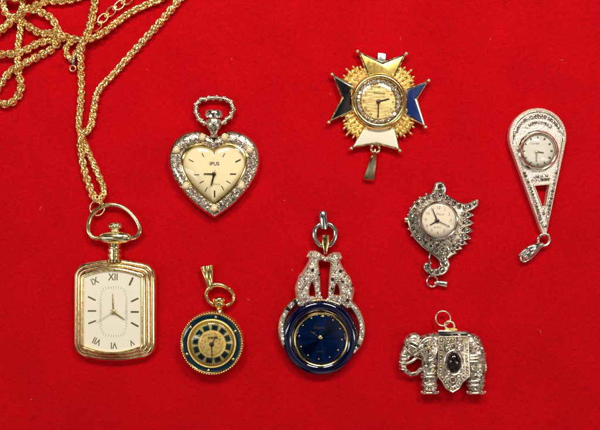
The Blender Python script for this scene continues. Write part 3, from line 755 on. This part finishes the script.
# ------------------------------------------------------------------ 5 the enamelled cross watch
def cross_watch():
    it = Item('cross_watch', 'gold cross-shaped watch with black, blue, cream and yellow enamel arms', 'brooch watch', 378, 101)
    H = 8
    arms = [('yellow enamel arm', E_YEL, [(367.5, 76), (357.7, 51), (382.6, 61.6), (406.5, 53.2), (395.5, 77)]),
            ('blue enamel arm', E_BLU, [(405, 89), (429, 80.2), (417.7, 99.3), (425.8, 126.8), (404, 115)]),
            ('cream enamel arm', E_WHT, [(395, 126), (400, 150.6), (376, 144.4), (351.4, 148.2), (364, 126)]),
            ('black enamel arm', E_BLK, [(353.5, 112), (328.8, 122), (341, 97.6), (332.2, 74), (355, 85)])]
    # backing disc
    b = MB(); lathe(b, 378.8, 101, [(20, 0), (27, 2), (27.5, 6), (24, 7.5)], 64, cap0=True, cap1=True); it.part('backing', b, GOLDR, H)
    # sprays of leaves between the arms
    rnd = random.Random(11)
    for base in (44, 134, 226, 316):
        b = MB(); a0 = -math.radians(base)
        for k, (da, L) in enumerate([(-25, 35), (-17, 39), (-8.5, 43), (0, 45.5), (8.5, 43), (17, 39), (25, 35)]):
            a = a0 + math.radians(da); c0 = Vector((378.6, 101.5)); u = Vector((math.cos(a), math.sin(a))); v = Vector((-u.y, u.x))
            p0 = c0 + u * 22; p1 = c0 + u * (L - 2)
            tube(b, [(p0.x, p0.y, 5), (*(c0 + u * 30), 6.3), (p1.x, p1.y, 5)], [1.6, 2.6, 1.3], False, 8)
            for j, t in enumerate((29, 34, 39)):
                if t > L - 1: continue
                for s in (-1, 1):
                    q = c0 + u * t + v * s * 1.9; ell(b, (q.x, q.y, 5.6 + rnd.uniform(-.3, .6)), (3.7, 1.8, 1.9), a + s * .5, 10, 6)
            q = c0 + u * L; ell(b, (q.x, q.y, 5), (2.2, 1.3, 1.4), a, 10, 6)
        it.part('leaf_spray', b, GOLDR, H)
    for lbl, m_, o in arms:
        c0 = Vector((378.6, 101)); P = [Vector(p) for p in o]
        b = MB()
        # raised rim following the arm outline
        inn = inset([tuple(p) for p in P], 2.5)
        A = [tuple(p) for p in P]
        b.rings([[(x, y, z) for x, y in ol] for ol, z in ((inset(A, .8), 2), (A, 3), (A, 7.6), (inset(A, .5), 8.4), (inset(A, 1.4), 8.4), (inn, 7.9), (inn, 7.2))])
        arm = it.part('arm', b, GOLDP, H, None, 20, lbl)
        b = MB(); en = inset(A, 2.4); b.rings([[(x, y, 7.0) for x, y in en], [(x, y, 7.9) for x, y in en], [(x, y, 8.15) for x, y in inset(A, 3.4)]])
        it.part('enamel', b, m_, H, arm, 30)
        for p in (P[1], P[3]):
            b = MB(); ell(b, (p.x, p.y, 6.5), (2.3, 2.3, 2.3), 0, 14, 10); it.part('ball_tip', b, GOLDP, H, arm)
    c = (379.3, 101); H2 = 14
    b = MB(); lathe(b, *c, [(24, 6.5), (27.8, 7.5), (28.3, 10), (27.9, 12.6), (26.6, 14.2), (25, 14.8), (23.6, 14.4), (22.9, 13.2), (22.6, 11.2)], 96); bz = it.part('bezel', b, GOLD, H2)
    dc = (378.8, 101.2)
    b = MB(); lathe(b, *dc, [(23.4, 11), (18.4, 10.2), (18, 10.9), (17.3, 11.1), (16.8, 10.6), (.01, 10.6)], 72); it.part('dial_rim', b, GOLDP, H2)
    b = MB(); lathe(b, *dc, [(17, 10.5), (16.9, 10.75), (.01, 10.75)], 60); dial = it.part('dial', b, BRUSH, H2)
    for k in range(28):
        a = 2 * PI * k / 28; it.put('rhinestone', G_CRY, dc[0] + 20.4 * math.cos(a), dc[1] + 20.4 * math.sin(a), 12.1, H2, 2.35, bz, random.uniform(0, 6))
    rom = ['XII', 'I', 'II', 'III', 'IV', 'V', 'VI', 'VII', 'VIII', 'IX', 'X', 'XI']
    for k in range(12):
        a = -PI / 2 + 2 * PI * k / 12 + .03; it.text('numeral', rom[k], dc[0] + 14.6 * math.cos(a), dc[1] + 14.6 * math.sin(a), 10.8, H2, 3.4, -(a + PI / 2), HANDB, dial, .03, .8)
    it.text('lettering', 'Dufonte', dc[0] + 1.2, dc[1] - 8.6, 10.8, H2, 3.2, -.02, HANDB, dial, .03)
    C = (378.8, 101)
    hand(it, 'hour_hand', C, (389.6, 98.2), 1.1, 1.1, 11.6, H2, HANDB); hand(it, 'minute_hand', C, (378.4, 117.2), 1.1, .8, 12, H2, HANDB); hub(it, C, 2.3, 12, H2, mat('hub_brown', (.10, .05, .04), .6, .3))
    crystal(it, *c, 23.2, 13.6, 4.5, H2)
    b = MB(); slab(b, [(378, 52.8), (386, 53.8), (385.4, 66), (377.4, 65)], 3, 6.8, .5); it.part('pin_catch', b, STEEL, 6)
    ringlet(it, 'jump_ring', 375.3, 148.6, 6, 4.2, 1.25, GOLDP, 6)
    b = MB(); rs = []
    for x, y, wd, zz in [(375.2, 149, 1.6, 7), (374.8, 152, 2.2, 8), (374, 156.5, 2.8, 8.2), (372, 166, 4.0, 8), (370, 174, 4.8, 7.4), (368.9, 179.4, 5.4, 6.8), (368.8, 180.5, 4.6, 5.2)]:
        q = Vector((-.97, -.12)); rs.append([(x - q.x * wd, y - q.y * wd, 3), (x - q.x * wd, y - q.y * wd, zz - 1.7), (x - q.x * wd * .42, y - q.y * wd * .42, zz), (x + q.x * wd * .42, y + q.y * wd * .42, zz), (x + q.x * wd, y + q.y * wd, zz - 1.7), (x + q.x * wd, y + q.y * wd, 3)])
    b.rings(rs); it.part('bail', b, mat('greyed_gold', (.88, .72, .40), 1, .12), 7, None, 15)
cross_watch()

# ------------------------------------------------------------------ 6 the marcasite fish-shaped watch
def fin_watch():
    it = Item('finned_watch', 'small marcasite watch shaped like a curling fish with spiky fins', 'pendant watch', 440, 228)
    H = 9
    out = [(431.5, 193.5), (434, 188.5), (435.7, 182.6), (440, 181.4), (444.6, 182.6), (446.4, 189), (445.6, 194.4), (452, 197.4), (458, 201.4), (464, 203.8), (470, 202.8), (475, 199.6), (479, 199.4), (478.4, 205.6), (474, 209.4), (467.5, 211.8),
           (475.2, 214.8), (470, 218.6), (466.5, 219.2), (475, 222.6), (470, 226.6), (466, 226.6), (474.2, 230.6), (469, 234), (464.6, 233.6), (472.4, 238.6), (466.8, 240.6), (462.6, 239.8), (468.6, 244.2), (463, 245.8), (459, 244.2), (463.6, 249.2), (458, 250.6), (454.6, 248.6), (457.6, 253.6), (453.2, 255),
           (450.8, 257.6), (448.2, 258.8), (450, 264), (448.6, 270.6), (443, 275.2), (435.6, 276), (428.6, 274), (424.4, 269.8), (424, 265), (427, 262.4), (430.6, 263.8), (431.2, 267.4), (434, 269.4), (438.4, 268.6), (440.8, 265), (439.6, 260.6), (436, 257),
           (430, 252.6), (422.6, 247), (415, 239), (409.8, 230), (408, 220), (409.4, 211), (413.6, 203.4), (420.6, 197.4)]
    b = MB(); slab(b, out, 1.5, 7.6, .9); body = it.part('body', b, ANT, H)
    b = MB()     # raised wire edge
    o3 = [(x, y, 7.5) for x, y in inset(out, .7)]; tube(b, o3, .62, True, 6); it.part('wire_edge', b, mat('bright_wire', (.82, .78, .70), 1, .16), H, body)
    b = MB(); tube(b, smooth([(430.4, 253, 5), (429.6, 258, 5), (431.5, 264, 5)], False, 4), .9, False, 8); it.part('strut', b, STEEL, 6, body)
    # leaf-shaped cells along the fins
    b = MB()
    for (x0, y0, x1, y1) in [(462, 214.6, 473.6, 215), (462, 222, 473, 222.6), (461, 229, 472.4, 230.6), (459, 235, 470.6, 238.2), (455.5, 240.6, 466.8, 243.6), (451, 245, 462, 248.8), (447, 248, 456, 253)]:
        d = Vector((x1 - x0, y1 - y0)).normalized(); q = Vector((-d.y, d.x))
        for s in (-1, 1):
            tube(b, smooth([(x0, y0, 7.8), ((x0 + x1) / 2 + q.x * s * 2.8, (y0 + y1) / 2 + q.y * s * 2.8, 8.1), (x1, y1, 7.6)], False, 5), .42, False, 5)
    it.part('fin_cells', b, SILV, H, body)
    stones = []
    for k in range(15):       # stones round the head side
        a = math.radians(-68 + -(k) * 14.5); r = 24.6 + (1.0 if k % 2 else 0); stones.append((437.4 + r * math.cos(a), 220.6 + r * math.sin(a), 1.75))
    stones += [(440.3, 186.4, 2.0), (440.6, 191.6, 1.9), (444.5, 196.6, 1.7), (449.6, 199.8, 1.8), (454.6, 203.4, 1.8), (459.6, 206.4, 1.8), (464.8, 207.4, 1.7), (469.6, 206.4, 1.7), (474.6, 203.4, 1.7),
               (464.4, 214.9, 1.6), (468.6, 215, 1.3), (464.4, 222.3, 1.6), (468.8, 222.5, 1.3), (463.6, 229.4, 1.6), (468, 230.2, 1.3), (461.6, 235.8, 1.6), (466, 237.2, 1.3), (458, 241.4, 1.6), (462.4, 242.8, 1.3), (453.4, 245.8, 1.6), (457.6, 247.6, 1.3), (448.6, 249.2, 1.6), (452.6, 251.4, 1.3),
               (436.6, 251, 1.7), (441.2, 254.2, 1.8), (443, 249.6, 1.4), (445.2, 259.4, 1.8), (445.4, 264.8, 1.8), (442.6, 270, 1.9), (437.4, 272.4, 1.6), (432, 271.6, 1.6), (427.4, 267, 1.9)]
    for x, y, r in stones:
        s_ = it.put('marcasite', G_MARC, x, y, 8.2, H, r * 1.08, body, random.uniform(0, 6))
        if random.random() < .6: it.put('bead', B_SILV, x + random.uniform(-2.6, 2.6), y + random.uniform(-2.2, 2.2), 7.9, H, .7, body)
    b = MB()
    for x, y, r in stones: tube(b, circle(x, y, 8.1, r * 1.35, 14), .34, True, 5)
    it.part('stone_settings', b, SILV, H, body)
    # side studs on the left rim
    for k in range(9):
        a = math.radians(150 + k * 14); it.put('bead', B_SILV, 437.6 + 29.8 * math.cos(a), 221 + 29.2 * math.sin(a), 4, 6, 1.3, body)
    c = (439.2, 220.4); H2 = 12
    b = MB(); lathe(b, *c, [(19.6, 6), (20, 9.6), (19.4, 11.4), (18.6, 12), (17.8, 11.6), (17.3, 10)], 80); it.part('bezel', b, mat('steel_bezel', (.70, .68, .64), 1, .12), H2)
    b = MB(); lathe(b, *c, [(17.6, 10), (.01, 10.05)], 60); dial = it.part('dial', b, PINKD, H2)
    C = (437.6, 220.8)
    for k in range(1, 13):
        a = -PI / 2 + 2 * PI * k / 12 + .03; it.text('numeral', str(k), C[0] + 1.0 + 12.6 * math.cos(a), C[1] - .6 + 12.6 * math.sin(a), 10.15, H2, 4.3, -.05, INKG, dial, .02, .9)
    it.text('lettering', 'Mauri', C[0] + 3.2, C[1] - 6.6, 10.15, H2, 3.4, -.05, INKG, dial, .0); it.text('lettering', 'QUARTZ', C[0] + .2, C[1] + 6.6, 10.15, H2, 1.9, 0, INKG, dial)
    hand(it, 'hour_hand', C, (430, 225.2), 1.5, .7, 10.8, H2, HANDB); hand(it, 'minute_hand', C, (432.4, 208.6), 1.4, .5, 11.1, H2, HANDB); hand(it, 'second_hand', C, (450.4, 226.8), .9, .4, 11.4, H2, HANDB, tail=3); hub(it, C, 1.9, 11.3, H2, HANDB)
    crystal(it, *c, 17.7, 11.3, 3, H2)
    b = MB(); rs = [[(x, 219.6 + r * math.cos(t), 5.5 + r * math.sin(t)) for t in [2 * PI * j / 20 for j in range(20)]] for x, r in [(410, 1.6), (407.8, 1.6), (407.6, 3.2), (404.6, 3.3), (403.9, 2.2)]]
    b.rings(rs); it.part('crown', b, GOLDP, 6, None, 25)
    ringlet(it, 'jump_ring', 432.2, 281.2, 3.5, 5.2, .95, SILV, 4, 1, 1.05, 0, .1)
    b = MB(); rs = []
    for x, y, wd, zz in [(434.6, 282.8, 1.3, 4.4), (436, 282.8, 2.2, 5.4), (441, 283.4, 3.0, 6.2), (446.6, 284.2, 3.5, 6.2), (447.6, 284.3, 3.3, 5)]:
        rs.append([(x - .1 * wd * math.cos(t), y + wd * math.cos(t), 3.8 + (zz - 3.8) * math.sin(t) * 1.0 if math.sin(t) > 0 else 3.8 + 2 * math.sin(t)) for t in [2 * PI * j / 20 for j in range(20)]])
    b.rings(rs); it.part('bail', b, SILV, 5)
fin_watch()

# ------------------------------------------------------------------ 7 the teardrop watch
def drop_watch():
    it = Item('teardrop_watch', 'long silver teardrop pendant watch with sparkling rim and pierced point', 'pendant watch', 538, 165)
    H = 11
    T = (545.2, 236.5); c0 = (538.0, 136.6); r0 = 28.4
    def drop(off, tipback, n=44):
        r = r0 - off; dx, dy = T[0] - c0[0], T[1] - tipback - c0[1]; L = math.hypot(dx, dy); base = math.atan2(dy, dx); al = math.acos(min(1, r / L * 1.0))
        pts = []; ti = (c0[0] + dx, c0[1] + dy)
        N = 34
        a_s = base + al; a_e = base + 2 * PI - al
        for i in range(N + 1): a = a_s + (a_e - a_s) * i / N; pts.append((c0[0] + r * math.cos(a), c0[1] + r * math.sin(a) * (1.0)))
        p1 = pts[-1]; p0 = pts[0]
        rt = 1.6
        for i in range(1, 20): t = i / 20; pts.append((p1[0] + (ti[0] + rt * .6 - p1[0]) * t, p1[1] + (ti[1] - p1[1]) * t))
        pts.append(ti)
        for i in range(1, 20): t = 1 - i / 20; pts.append((p0[0] + (ti[0] - rt * .6 - p0[0]) * t, p0[1] + (ti[1] - p0[1]) * t))
        return pts
    A = drop(0, 0); B1 = drop(2.2, 2); B2 = drop(4.4, 6)
    hole = [(534.6, 185.6), (549.8, 184.4), (545.8, 206), (542.4, 206.4)]
    # frame: outer wall, beaded step, flat band, with the triangular hole cut clean through
    b = MB(); zt = [(A, 1), (A, 7.0), (B1, 8.6), (B1, 8.0), (B2, 9.0)]
    b.rings([[(x, y, z) for x, y in o] for o, z in zt], True, False, False)
    case = it.part('case', b, WSILV, 9)
    # plate between band and hole via triangulation
    bm = bmesh.new(); ed = []
    def loop(pts, z):
        vs = [bm.verts.new(tuple(W(x, y, z, 9) - it.loc)) for x, y in pts]
        for i in range(len(vs)): ed.append(bm.edges.new((vs[i], vs[(i + 1) % len(vs)])))
        return vs
    for (z, o) in ((9.0, B2), (1.0, A)):
        ed = []; loop(o, z); hv = loop(hole, z); bmesh.ops.triangle_fill(bm, use_beauty=True, edges=ed)
    bm.verts.ensure_lookup_table()
    hp = [[bm.verts.new(tuple(W(x, y, z, 9) - it.loc)) for x, y in hole] for z in (9.0, 1.0)]
    for i in range(4): bm.faces.new((hp[0][i], hp[0][(i + 1) % 4], hp[1][(i + 1) % 4], hp[1][i]))
    bmesh.ops.recalc_face_normals(bm, faces=bm.faces); me = bpy.data.meshes.new('face_plate'); bm.to_mesh(me); bm.free(); me.materials.append(WSILV)
    o = bpy.data.objects.new('face_plate', me); COL.objects.link(o); o.parent = it.root
    plate = o
    b = MB()     # beaded rope edge
    P = resample([(x, y, 7.6) for x, y in inset(A, .6) + inset(A, .6)[:1]], 1.7)
    for k, p in enumerate(P): ell(b, (p.x, p.y, 7.4), (1.4, .9, 1.3), math.atan2(p.y - 165, p.x - 540) + .6, 8, 6)
    it.part('beaded_edge', b, WSILV, 9, case)
    b = MB(); D2 = drop(5.6, 8)
    for p in resample([(x, y, 9.1) for x, y in D2 + D2[:1]], 1.35): ell(b, (p.x, p.y, 9.0), (.62, .62, .7), 0, 6, 5)
    it.part('milgrain', b, SILV, 9, case)
    b = MB(); tube(b, [(x, y, 9.0) for x, y in drop(3.8, 5)], .55, True, 6); tube(b, [(x, y, 9.1) for x, y in inset(hole, -1.0)], .5, True, 6); tube(b, circle(538.6, 143.5, 9.2, 25.5, 60)[30:60], .5, False, 6); it.part('raised_wire', b, SILV, 9, plate)
    st = []
    for k in range(17):
        a = math.radians(198 + k * 8.9); st.append((538.2 + 23.0 * math.cos(a) * .98, 138.5 + 22.2 * math.sin(a) * 1.02))
    for k in range(9):
        a = math.radians(232 + k * 9.6); st.append((538.6 + 18.6 * math.cos(a), 142 + 19.5 * math.sin(a)))
    for k in range(17):   # left run of stones
        t = k / 16; st.append((524.2 + (541.2 - 524.2) * t + 1.0 * math.sin(PI * t), 173 + (222 - 173) * t))
    for k in range(15):
        t = k / 14; st.append((556.8 + (546.6 - 556.8) * t, 169.5 + (220 - 169.5) * t))
    for k in range(6): st.append((532.5 + k * 3.2, 180.4 - k * .25))
    for k in range(5): st.append((534.5 + k * 3.0, 176.8 - k * .25))
    st += [(544, 209.5), (543.6, 213.5), (545, 226)]
    for x, y in st: it.put('rhinestone', G_WM if random.random() < .6 else G_CRY, x, y, 9.4, 9, 1.7, plate, random.uniform(0, 6))
    c = (539.2, 150.4); H2 = 14
    b = MB(); lathe(b, *c, [(20.4, 10), (20.4, 11.4), (19.2, 12.4), (18.6, 12), (18.2, 13.6), (17.2, 14.6), (16.4, 14.2), (16, 12)], 80); it.part('bezel', b, SILV, H2)
    b = MB(); lathe(b, *c, [(16.3, 12), (.01, 12.05)], 60); dial = it.part('dial', b, SILD, H2)
    C = (537, 151.6)
    b_items = []
    for k in range(12):
        a = -PI / 2 + 2 * PI * k / 12; b_items.append((c[0] - .8 + 13.8 * math.cos(a), c[1] + .4 + 13.8 * math.sin(a), math.cos(a), math.sin(a), 2.2, 1.0 if k not in (1, 2, 3, 4) else 1.7))
    ticks(it, dial, b_items, 12.1, H2, INKB)
    it.text('lettering', 'Carriage', 535.6, 143.3, 12.1, H2, 2.6, .06, INKG, dial, .03)
    hand(it, 'hour_hand', C, (544.2, 152.6), 1.0, .6, 12.8, H2, HANDB); hand(it, 'minute_hand', C, (536.8, 161.8), 1.1, .7, 13.1, H2, INKG); hub(it, C, 1.5, 13.1, H2, GOLD)
    crystal(it, *c, 16.8, 14, 4.5, H2)
    b = MB(); tube(b, smooth([(543.5, 234, 8), (538.8, 236.4, 7), (538, 241, 6), (541, 245, 6), (545.6, 245.2, 6), (549, 241.6, 6), (548.6, 237, 7), (546.6, 234, 8)], True, 5), 1.5, True, 10); it.part('jump_ring', b, SILV, 6)
    b = MB(); ell(b, (530.5, 252.6, 6), (9.6, 4.0, 4.4), -.72, 24, 10)
    for w_, zz in ((1, 5),):
        pts = smooth([(542.4, 243.6, 8), (536, 246, 8.6), (527, 250.6, 7.4), (522, 256, 5.6), (521.6, 260, 5), (526, 261.6, 5), (533, 256.6, 5.6), (538, 250, 7), (542, 245, 8)], False, 6)
        tube(b, pts, 1.15, False, 10)
    for s in (0, 1):
        pts = smooth([(541.6, 243.8, 7), (534, 245.4 + s * 2.6, 9.2), (526 + s * 2, 249 + s * 3.6, 8.4), (519.6 + s * 4.6, 255.4 + s * 4.2, 5)], False, 6)
        tube(b, pts, lambda t: .8 + 1.5 * math.sin(PI * min(1, t * .9 + .1)) ** 1, False, 10)
    it.part('bail', b, SILV, 7)
drop_watch()

# ------------------------------------------------------------------ 8 the elephant
def elephant():
    it = Item('elephant_pendant', 'ornate silver elephant pendant with an oval dark stone on its saddle cloth', 'pendant', 445, 360)
    H = 9
    prims = [
        ((428, 344, 8), 10.5, (432, 350, 8), 9.5), ((413.5, 344, 8.5), 10.6, (419, 346, 8.5), 10.4), ((414, 339.5, 9), 7.6, (414, 339.5, 9), 7.6),          # shoulder, head, dome
        ((409.5, 349, 8.5), 8, (404.8, 355, 8.5), 5.4), ((404.8, 355, 8.5), 5, (402.8, 363, 8), 3.8), ((402.4, 363, 8), 3.1, (404.6, 370, 7.5), 2.6),   # trunk
        ((404.6, 370, 7.5), 2.5, (410.4, 374, 7.2), 2.2), ((410.4, 374, 7.2), 2.2, (416.6, 373, 7), 2.0), ((416.6, 373, 7), 2.0, (420, 369, 7), 2.2),
        ((434, 344, 7.5), 11.8, (470, 345, 7.5), 12.2), ((436, 356, 7), 10.5, (468, 357, 7), 11.5), ((452, 350, 8), 13, (452, 360, 8), 12), ((471, 344, 8), 10.5, (475, 354, 8), 10),    # barrel, rump
        ((429, 356, 7), 8.2, (429.4, 368, 7), 8.2), ((429.4, 368, 7), 8.2, (429.8, 377, 7), 8.6), ((429.6, 376, 7), 7.2, (429.4, 385.4, 7), 7.8),                         # front leg
        ((475, 356, 7), 10.2, (475, 370, 7), 9.4), ((475, 372, 7), 9.8, (475.4, 381, 7), 9.0), ((475.4, 380, 7), 8.0, (475.4, 385, 7), 8.4),                        # hind leg
        ((484.2, 356, 6), 1.3, (485.6, 368, 6), 1.5), ((485.6, 368, 6), 1.7, (485, 372, 6), 1.2)]
    body = blob(it, 'body', prims, ELE, H, .6, 3)
    for v in body.data.vertices:        # a pressed relief: flatter on top, fuller underneath
        z = v.co.z / S; v.co.z = S * max(.3, 10 + (z - 7) * (.62 if z > 7 else 1.2))
    body.data.update()
    SV = mat('bright_chased_silver', (.82, .69, .53), .9, .24, bump=(14, .3, .02))
    # ear
    ear = smooth([(420, 338.6), (425, 335.2), (430.6, 335.2), (434.4, 339), (435.6, 345), (434.4, 352), (430.6, 357.6), (426, 358.4), (422, 355), (418.6, 349.6), (417.4, 344)], True, 4)
    b = MB(); slab(b, [(p.x, p.y) for p in ear], 14, 20.4, 1.2); er = it.part('ear', b, ELE, H)
    b = MB(); tube(b, [(x, y, 20.2) for x, y in inset([(p.x, p.y) for p in ear], .6)], .75, True, 6)
    e2 = inset([(p.x, p.y) for p in ear], 3.1); tube(b, [(x, y, 20.4) for x, y in e2], .45, True, 6); it.part('ear_rim', b, SV, H, er)
    for k in range(8):
        a = k * PI / 4; it.put('ear_bead', B_SILV, 427.3 + 3.6 * math.cos(a), 346 + 5.2 * math.sin(a), 20.6, H, .9, er)
    it.put('ear_bead', B_GOLD, 427.3, 346, 20.6, H, (1.8, 2.2, 1), er)
    # forehead bands, eye, tusk
    b = MB()
    for pts in ([(405.4, 339.6, 15.5), (412, 340.8, 18), (419, 345, 18.4), (424, 351, 17.6)], [(404.4, 343, 14.5), (411, 344.4, 17.6), (417.6, 349, 18), (421.6, 355, 17)], [(403.6, 347.5, 13), (408, 350.6, 15.6), (414, 355, 15.6), (420, 357.6, 14)],
                [(411, 350, 16.6), (416, 346, 18.4), (421, 342, 18.2)], [(413, 353.6, 16), (418, 349, 18), (423, 346, 18)]):
        tube(b, [(p.x, p.y, p.z + 1.6) for p in smooth(pts, False, 5)], .75, False, 6)
    tube(b, circle(412.6, 338.6, 17, 3.2, 24, 1.15, .8, .3), .7, True, 6)
    for y0 in (354, 357.4, 360.8, 364.2, 367.6): tube(b, [(402.6 + 4.6 * math.cos(t) * (1 - (y0 - 354) / 60) + (368 - y0) * .09, y0 + .8 * math.sin(t), 11.2 + 3.0 * math.sin(t)) for t in [PI * j / 8 for j in range(9)]], .5, False, 5)
    it.part('head_harness', b, SV, H, body)
    b = MB(); ell(b, (408.6, 347.2, 15.6), (1.4, 1.0, .8), .3, 10, 6); it.part('eye', b, HOLE, H, body)
    b = MB(); tube(b, smooth([(415.4, 356.4, 13.6), (410, 360.4, 15), (404, 362.2, 14.6), (398.4, 360.8, 12.6)], False, 5), lambda t: 2.1 - 1.5 * t, False, 10); it.part('tusk', b, mat('pale_tusk', (.9, .8, .66), 1, .22), H, body)
    # chased scrolls standing proud of the hide
    me = body.data; bv = BVHTree.FromPolygons([v.co for v in me.vertices], [tuple(p.vertices) for p in me.polygons]); b = MB(); rnd = random.Random(21)
    for k in range(150):
        x, y = rnd.uniform(402, 484), rnd.uniform(332, 390)
        if 437 < x < 469: continue
        a0 = rnd.uniform(0, 6.28); sp = rnd.choice((-1, 1)); R0 = rnd.uniform(1.7, 2.9); pts = []
        for j in range(8):
            px, py = x + R0 * (1 - .11 * j) * math.cos(a0 + sp * j * .75), y + R0 * (1 - .11 * j) * math.sin(a0 + sp * j * .75)
            hit = bv.ray_cast(W(px, py, 40, H) - it.loc, Vector((0, 0, -1)))
            if hit[0] is None or hit[1].z < .3: break
            pts.append((px, py, hit[0].z / S + .15))
        if len(pts) == 8: tube(b, pts, .5, False, 6)
    it.part('chasing', b, SV, H, body)
    # leg ornaments
    def band(cx, y, r, zc=10, wire=1.1, par=body, name='anklet'):
        b = MB(); tube(b, [(cx + r * math.cos(t), y + .5 * math.cos(2 * t), zc + r * (.62 if math.sin(t) > 0 else 1) * math.sin(t)) for t in [2 * PI * j / 28 for j in range(28)]], wire, True, 8); return it.part(name, b, SV, H, par)
    band(429.6, 373, 8.4); band(429.6, 376, 8.6); band(429.4, 384, 7.8); band(475.2, 380, 9.2); band(475.2, 384.4, 8.4); band(429.4, 392, 8.0, 10, 1.1); band(475.6, 392, 8.6, 10, 1.1)
    for y in (353.6, 356.6, 359.6):
        b = MB(); tube(b, smooth([(468, y + .3, 17), (476, y, 16.8), (482, y - .2, 14.6), (485, y - .4, 10.6)], False, 5), 1.0, False, 8); it.part('rump_strap', b, SV, H, body)
    for x, y, z in ((425, 364.6, 13), (433, 365, 13), (428.6, 380, 12), (471, 368, 14.5), (478.6, 368.6, 14.5), (474, 388, 13), (480, 347, 15), (475.6, 341, 16.5), (426, 388, 12.4), (432.4, 388.6, 12.6)):
        it.put('stud', B_SILV, x, y, 10 + (z - 7) * .62 + 1, H, (2.0, 1.7, 1.6), body)
    b = MB()
    for k in range(7):
        for (cx, w_) in ((429.8, 8.2), (475.8, 8.8)): ell(b, (cx - w_ + 2 * w_ * k / 6, 391.4, 10), (1.4, 1.3, 3.4 - abs(k - 3) * .5), 0, 8, 6)
    it.part('toenails', b, SV, H, body)
    # saddle cloth
    H2 = 20
    cloth_o = [(438.2, 336.4), (469, 336.4), (470.2, 376.4), (462.6, 382.8), (459.8, 388.6), (452.6, 392.8), (445.4, 388.8), (442.6, 383), (437.6, 376.6)]
    b = MB(); slab(b, cloth_o, 15, 20.4, .9); cloth = it.part('saddle_cloth', b, ELE, H2, None, 30)
    b = MB(); tube(b, [(x, y, 20.3) for x, y in inset(cloth_o, .8)], .8, True, 6)
    ii = inset(cloth_o, 5.0); tube(b, [(x, y, 20.5) for x, y in ii], .6, True, 6)
    it.part('cloth_border', b, SV, H2, cloth)
    P = resample([(x, y, 0) for x, y in inset(cloth_o, 2.9) + inset(cloth_o, 2.9)[:1]], 2.9)
    for p in P: it.put('bead', B_GOLD if random.random() < .4 else B_SILV, p.x, p.y, 20.5, H2, 1.0, cloth)
    b = MB(); rnd = random.Random(9)
    for sx in (-1, 1):
        for y0, s_ in ((343, 1), (349, -1), (372, 1), (378, -1)):
            q = (453.6 + sx * rnd.uniform(5, 6.2), y0); pts = [(q[0] + sx * (2.6 - .3 * j) * math.cos(j * .8 * s_), q[1] + (2.6 - .3 * j) * math.sin(j * .8 * s_), 20.7) for j in range(8)]
            tube(b, pts, .5, False, 6)
    tube(b, circle(453.8, 362.4, 20.6, 9.3, 40, 1, 1.32), .7, True, 6)
    it.part('scrollwork', b, SV, H2, cloth)
    b = MB(); ell(b, (453.9, 362.4, 20.2), (7.2, 10.4, 5.4), 0, 32, 12, 0); it.part('oval_stone', b, JET, H2, cloth, label='oval dark red-black cabochon')
    for x, y in ((453, 346.4), (452.6, 379.8)):
        ringlet(it, 'stone_setting', x, y, 20.8, 2.7, .55, SV, H2, parent=cloth); it.put('small_stone', gem_mesh('amber_stone', mat('amber_stone', (.16, .09, .04), .3, .1)), x, y, 21, H2, (2.1, 1.8, 1.8), cloth)
    # lid across the back with its slot, hanging rings
    b = MB(); slab(b, [(437.4, 330.2), (466.6, 330.4), (469.8, 333.6), (469.6, 336.6), (437.6, 336.4)], 6, 20, .8); lid = it.part('lid', b, SILV, 16, None, 25)
    for x0, x1 in ((440.5, 449.5), (452, 457), (459.5, 467)):
        b = MB(); slab(b, [(x0, 333), (x1, 333), (x1, 334.8), (x0, 334.8)], 19.4, 20.15, .1); it.part('slot', b, HOLE, 16, lid, 0)
    b = MB(); slab(b, [(443, 330.6), (445.6, 328), (455.6, 328), (459, 330.6)], 8, 14, .6); it.part('ring_mount', b, GOLDR, 11)
    ringlet(it, 'jump_ring', 449.6, 325.4, 11, 4.2, 1.1, SV, 11, 1.1, .95, .3, .3)
    ringlet(it, 'hanging_ring', 443, 318.4, 8, 7.2, .8, SV, 8, 1, 1.02, 0, .1)
elephant()
